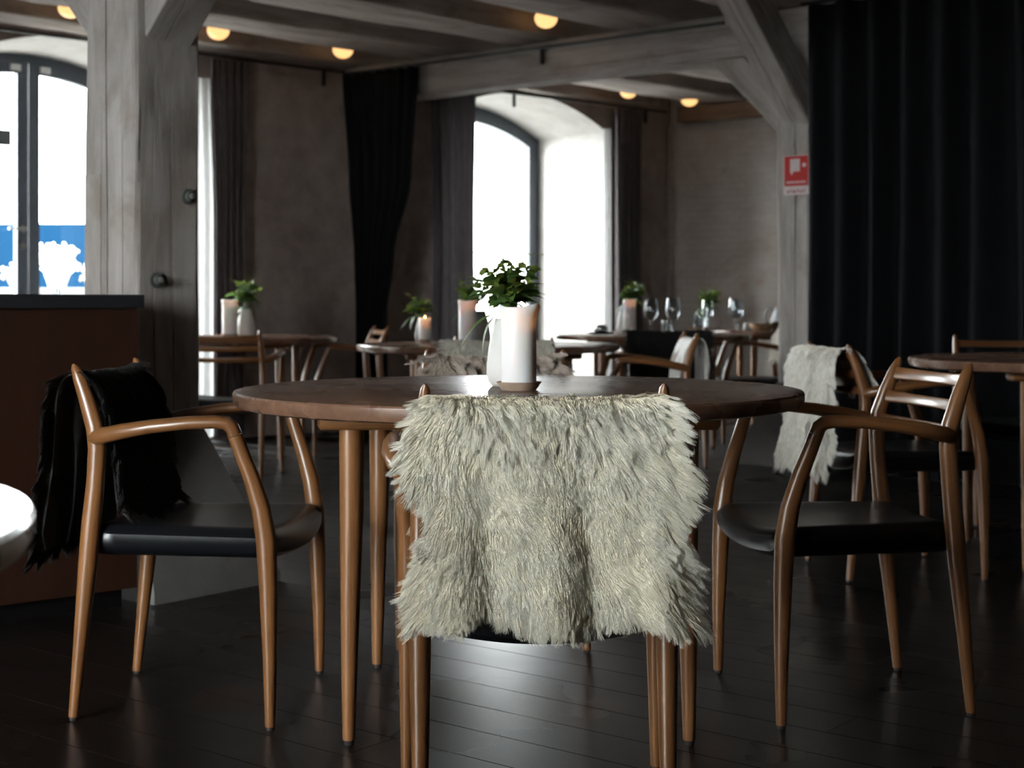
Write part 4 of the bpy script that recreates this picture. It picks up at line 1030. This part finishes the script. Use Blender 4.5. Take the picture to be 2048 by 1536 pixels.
vase((0.785, 10.2), 0.19, 0.06, 'white vase behind the candle beside the wine glasses')
bouquet((0.83, 10.2), 0.743 + 0.20, 0.17, 'greens standing behind the candle beside the wine glasses', 18, False, 14)
vase((1.555, 11.55), 0.17, 0.060, 'white vase on the laid table against the brick wall')
bouquet((1.54, 11.55), 0.743 + 0.17, 0.17, 'bright green sprigs against the brick wall', 21, False, 16)

# ---------------------------------------------------------------- glassware and table setting
WINEGLASS = glassmat('thin_clear_glass', (0.93, 0.95, 0.96))
def lathe_obj(name, prof, mat, loc, label, cat, group=None, seg=28):
    mb = MB(); mb.lathe(prof, seg=seg); o = mb.build(name, mat, None, angle=40); o.location = loc
    return tag(o, label, cat, group)
WG = [(0.002, 0), (0.036, 0.0), (0.036, 0.002), (0.008, 0.006), (0.0042, 0.012), (0.004, 0.085), (0.012, 0.093), (0.035, 0.108), (0.044, 0.135), (0.046, 0.155), (0.043, 0.19), (0.036, 0.235), (0.0347, 0.235), (0.0417, 0.19), (0.0447, 0.155), (0.0427, 0.136), (0.034, 0.1105), (0.012, 0.0955), (0.002, 0.094)]
TG = [(0.002, 0), (0.028, 0), (0.033, 0.01), (0.036, 0.04), (0.034, 0.095), (0.0328, 0.095), (0.0345, 0.04), (0.031, 0.012), (0.002, 0.008)]
zt = 0.743
for (x, y, prof, k, lab) in ((0.94, 10.0, WG, 1.03, 'large wine glass nearest the glowing candle'), (1.09, 10.02, WG, 1.03, 'large wine glass second from the glowing candle'),
    (1.03, 9.83, TG, 1.0, 'water tumbler between the two large wine glasses'), (1.42, 11.2, TG, 1.35, 'tumbler left of the vase against the brick wall'),
    (1.50, 11.35, WG, 1.0, 'wine glass touching the white vase by the brick wall'), (1.70, 11.3, WG, 1.05, 'wine glass right of the vase by the brick wall'), (1.755, 11.5, WG, 1.0, 'second wine glass right of the vase by the brick wall')):
    o = lathe_obj('wine_glass' if prof is WG else 'tumbler', [(a * k, b * k) for a, b in prof], WINEGLASS, (x, y, zt), lab, 'glass', 'glasses on the laid tables')
lathe_obj('bowl', [(0.004, 0), (0.035, 0), (0.06, 0.02), (0.075, 0.045), (0.072, 0.045), (0.055, 0.022), (0.004, 0.008)], CLAY, (1.28, 10.18, zt), 'tan clay bowl on the table with wine glasses', 'bowl')
lathe_obj('plate', [(0.004, 0), (0.06, 0), (0.11, 0.014), (0.109, 0.017), (0.06, 0.006), (0.004, 0.006)], CERAMIC, (1.25, 9.75, zt), 'pale plate behind the black sheepskin', 'plate')
lathe_obj('plate', [(0.004, 0), (0.06, 0), (0.10, 0.012), (0.099, 0.015), (0.06, 0.006), (0.004, 0.006)], plain('steel_grey_dish', (0.25, 0.25, 0.26), 0.35), (0.60, 10.0, zt), 'grey plate on the table before the bright window', 'plate')
lathe_obj('sugar_bowl', [(0.004, 0), (0.03, 0), (0.045, 0.012), (0.05, 0.03), (0.044, 0.048), (0.025, 0.058), (0.004, 0.062)], plain('silver_bowl', (0.55, 0.56, 0.58), 0.2, 0.9), (0.60, 10.0, zt + 0.0065), 'small silver bowl on the grey plate', 'bowl')
lathe_obj('bread_bowl', [(0.004, 0), (0.05, 0), (0.085, 0.03), (0.095, 0.06), (0.092, 0.06), (0.078, 0.03), (0.004, 0.01)], plain('turned_wood', (0.36, 0.22, 0.12), 0.6), (1.875, 11.12, zt), 'turned wooden bowl near the signed post', 'bowl')
mb = MB()
mb.tube([(-0.075, 0, 0.03), (-0.07, 0, 0.03), (0.0, 0.004, 0.031), (0.07, 0, 0.03), (0.075, 0, 0.03)], [0.018, 0.028, 0.03, 0.028, 0.018], 14)
o = mb.build('rolled_napkin', plain('white_linen', (0.72, 0.72, 0.72), 0.9)); o.location = (1.87, 11.46, zt + 0.001); tag(o, 'rolled white napkin beside the wooden bowl', 'napkin')
mb = MB(); mb.sweep([(-0.16, 0, 0.035), (0.16, 0, 0.035)], [[(-0.11, -0.035), (0.11, -0.035), (0.13, 0.035), (0.12, 0.035), (0.10, -0.025), (-0.10, -0.025), (-0.12, 0.035), (-0.13, 0.035)]] * 2, UP)
mb.box((-0.155, 0, 0.035), (0.01, 0.22, 0.068)); mb.box((0.155, 0, 0.035), (0.01, 0.22, 0.068))
o = mb.build('tray', plain('grey_beige_tray', (0.22, 0.20, 0.17), 0.7), None, smooth=False); o.location = (2.15, 11.35, zt); o.rotation_euler = (0, 0, -0.1); tag(o, 'grey beige tray on the laid table by the post', 'tray')
root = empty('water_jug', (2.13, 11.75, zt)); tag(root, 'grey jug with looped handle near the brick wall', 'jug')
GREYJ = plain('grey_stoneware', (0.30, 0.30, 0.32), 0.5)
mb = MB(); mb.lathe([(0.004, 0), (0.055, 0), (0.075, 0.03), (0.078, 0.07), (0.06, 0.12), (0.046, 0.15), (0.052, 0.18), (0.049, 0.18), (0.043, 0.15), (0.056, 0.12), (0.07, 0.07), (0.004, 0.02)], seg=28); mb.build('body', GREYJ, root, angle=60)
mb = MB(); mb.tube([(-0.045, 0, 0.165), (-0.085, 0, 0.175), (-0.125, 0, 0.14), (-0.125, 0, 0.09), (-0.10, 0, 0.05), (-0.07, 0, 0.045)], [0.008] * 6, 10); mb.build('handle', GREYJ, root)

# ---------------------------------------------------------------- counter at the left
CB = Vector((-1.168, 4.612, 0)); CD = Vector((0.762, 0.647, 0)).normalized(); CN = Vector((-CD.y, CD.x, 0))
root = empty('counter', CB); tag(root, 'low dark reddish wood counter with black top before the bolted post', 'counter')
PANEL = woodmat('dark_mahogany_panel', (0.026, 0.0075, 0.0035), (0.05, 0.016, 0.007), 0.4, 0.1, (14, 14, 1.3), 0.05, 0.1)
exc = Matrix((CD, CN, UP)).transposed()
mb = MB(); mb.box(CD * -1.2 + CN * 0.045 + UP * 0.495, (2.4, 0.09, 0.87), exc); mb.g = [(g[0], g[1], g[2]) for g in mb.g]; mb.build('panel', PANEL, root, smooth=False)
mb = MB(); mb.box(CD * -1.22 + CN * 0.055 + UP * 0.03, (2.36, 0.06, 0.06), exc); mb.build('toe_kick', SUBFLOOR, root, smooth=False)
mb = MB(); mb.sweep([CD * -2.4 + CN * 0.05 + UP * 0.951, CD * 0.014 + CN * 0.05 + UP * 0.951], [rrect(0.14, 0.042, 0.004, 2)] * 2, UP); mb.build('top_slab', plain('black_counter_top', (0.012, 0.013, 0.016), 0.45), root)
q = CB + CD * -0.235 + CN * 0.06
lathe_obj('glass_jar', [(0.003, 0), (0.013, 0), (0.0135, 0.004), (0.011, 0.026), (0.0125, 0.034), (0.0115, 0.034), (0.010, 0.026), (0.012, 0.005), (0.003, 0.003)], WINEGLASS, (q.x, q.y, 0.9725), 'tiny clear glass jar on the black counter top', 'jar')

# ---------------------------------------------------------------- globe lamps
GLOBE = emis('warm_globe', (1.0, 0.56, 0.22), 1.5)
CORD = plain('white_cord', (0.7, 0.7, 0.68), 0.6); HOLD = plain('lamp_holder', (0.25, 0.22, 0.2), 0.5)
def globe(x, y, z, label, tilt=0.0):
    root = empty('globe_lamp', (x, y, z)); tag(root, label, 'lamp', 'warm globe lamps between the joists')
    mb = MB(); pr = [(max(0.002, 0.073 * math.cos(a)), 0.062 * math.sin(a)) for a in np.linspace(-PI / 2, PI / 2, 17)]
    mb.lathe(pr, seg=28); mb.build('globe', GLOBE, root, angle=180)
    mb = MB(); mb.lathe([(0.002, 0.058), (0.022, 0.058), (0.022, 0.085), (0.012, 0.095), (0.002, 0.095)], seg=16); mb.build('lamp_holder', HOLD, root)
    mb = MB(); mb.tube([(0, 0, 0.09), (tilt, 0, H_ROOM - z)], [0.006, 0.006], 8); mb.build('cord', CORD, root)
for (x, y, z, lab, tl) in ((0.216, 9.41, 2.762, 'warm globe lamp above the front candle, nearest the girder', 0), (-1.94, 9.77, 2.752, 'warm globe lamp just right of the bolted post', 0),
    (-1.20, 10.5, 2.752, 'warm globe lamp above the plain wall, left of the gathered curtain', 0), (-2.696, 9.03, 2.752, 'warm globe lamp partly hidden by the bolted post', 0),
    (0.984, 12.5, 2.748, 'warm globe lamp beyond the girder, left one', 0), (1.535, 12.8, 2.72, 'warm globe lamp beyond the girder with slanting white cord, right one', -0.12)):
    globe(x, y, z, lab, tl)

# ---------------------------------------------------------------- fire hose sign, spotlight
sg = empty('fire_hose_sign', P2); tag(sg, 'red and white fire hose sign on the limewashed post', 'sign')
fr = P2 - MV * 0.1445 - P2 + Vector((0, 0, 0)); ctr = onface(P2, -MV, 1593, 350, 0.1445)
exs = Matrix((G, MV, UP)).transposed(); RED = plain('sign_red', (0.42, 0.012, 0.012), 0.4, nz=0.05); SWHITE = plain('sign_white', (0.62, 0.55, 0.56), 0.4, nz=0.05); SPINK = plain('sign_faded_red', (0.40, 0.16, 0.16), 0.5, nz=0.05)
SW, SH = 0.168, 0.232
def sbox(nm, x, z, w_, h_, dep, mat, off):
    mb = MB(); mb.box(ctr + G * x + UP * z - MV * off, (w_, dep, h_), exs); return mb.build(nm, mat, sg, smooth=False)
sbox('backing', 0, 0, SW, SH, 0.004, SWHITE, 0)
sbox('red_field', 0, 0.024, SW - 0.012, SH - 0.055, 0.0012, RED, 0.0026)
sbox('hose_cabinet_symbol', -0.008, 0.058, 0.062, 0.074, 0.001, SWHITE, 0.0036)
mb = MB(); mb.add([ctr + G * x + UP * z - MV * o for o in (0.0032, 0.0042) for x, z in ((-0.039, 0.022), (-0.018, 0.022), (-0.030, 0.000))], [(0, 1, 2), (5, 4, 3), (0, 3, 4, 1), (1, 4, 5, 2), (2, 5, 3, 0)]); mb.build('hose_nozzle_symbol', SWHITE, sg, smooth=False)
mb = MB(); mb.lathe([(0.002, 0), (0.0125, 0), (0.0125, 0.001), (0.002, 0.001)], seg=16); R = (-MV).to_track_quat('Z', 'Y').to_matrix(); mb.v = [tuple(R @ Vector(v) + ctr + G * 0.052 + UP * 0.057 - MV * 0.0034) for v in mb.v]; mb.build('valve_symbol', SWHITE, sg)
xx = -0.062
for i, w_ in enumerate((0.012, 0.009, 0.013, 0.008, 0.011, 0.010, 0.012, 0.009)):
    sbox('lettering_mark', xx + w_ / 2, -0.042, w_, 0.012, 0.001, SWHITE, 0.0036); xx += w_ + 0.0055
xx = -0.06
for i, w_ in enumerate((0.014, 0.010, 0.020, 0.012, 0.016, 0.010)):
    sbox('small_lettering_mark', xx + w_ / 2, -0.098 + 0.004 * (i % 2), w_, 0.018, 0.001, SPINK, 0.0026); xx += w_ + 0.007
pq = onface(P2, -MV, 1665, 8, 0.30)
root = empty('spotlight', P2 + pq); tag(root, 'small chrome spotlight above the wide black curtain', 'spotlight')
mb = MB(); mb.tube([(0.0, -0.03, -0.03), (-0.0, -0.028, -0.025), (0.0, 0.03, 0.03)], [0.02, 0.032, 0.03], 14); mb.build('lamp_head', STEEL, root)
mb = MB(); mb.tube([(0, 0.0, 0.01), (0, 0, 0.36)], [0.008, 0.008], 8); mb.build('stem', IRON, root)
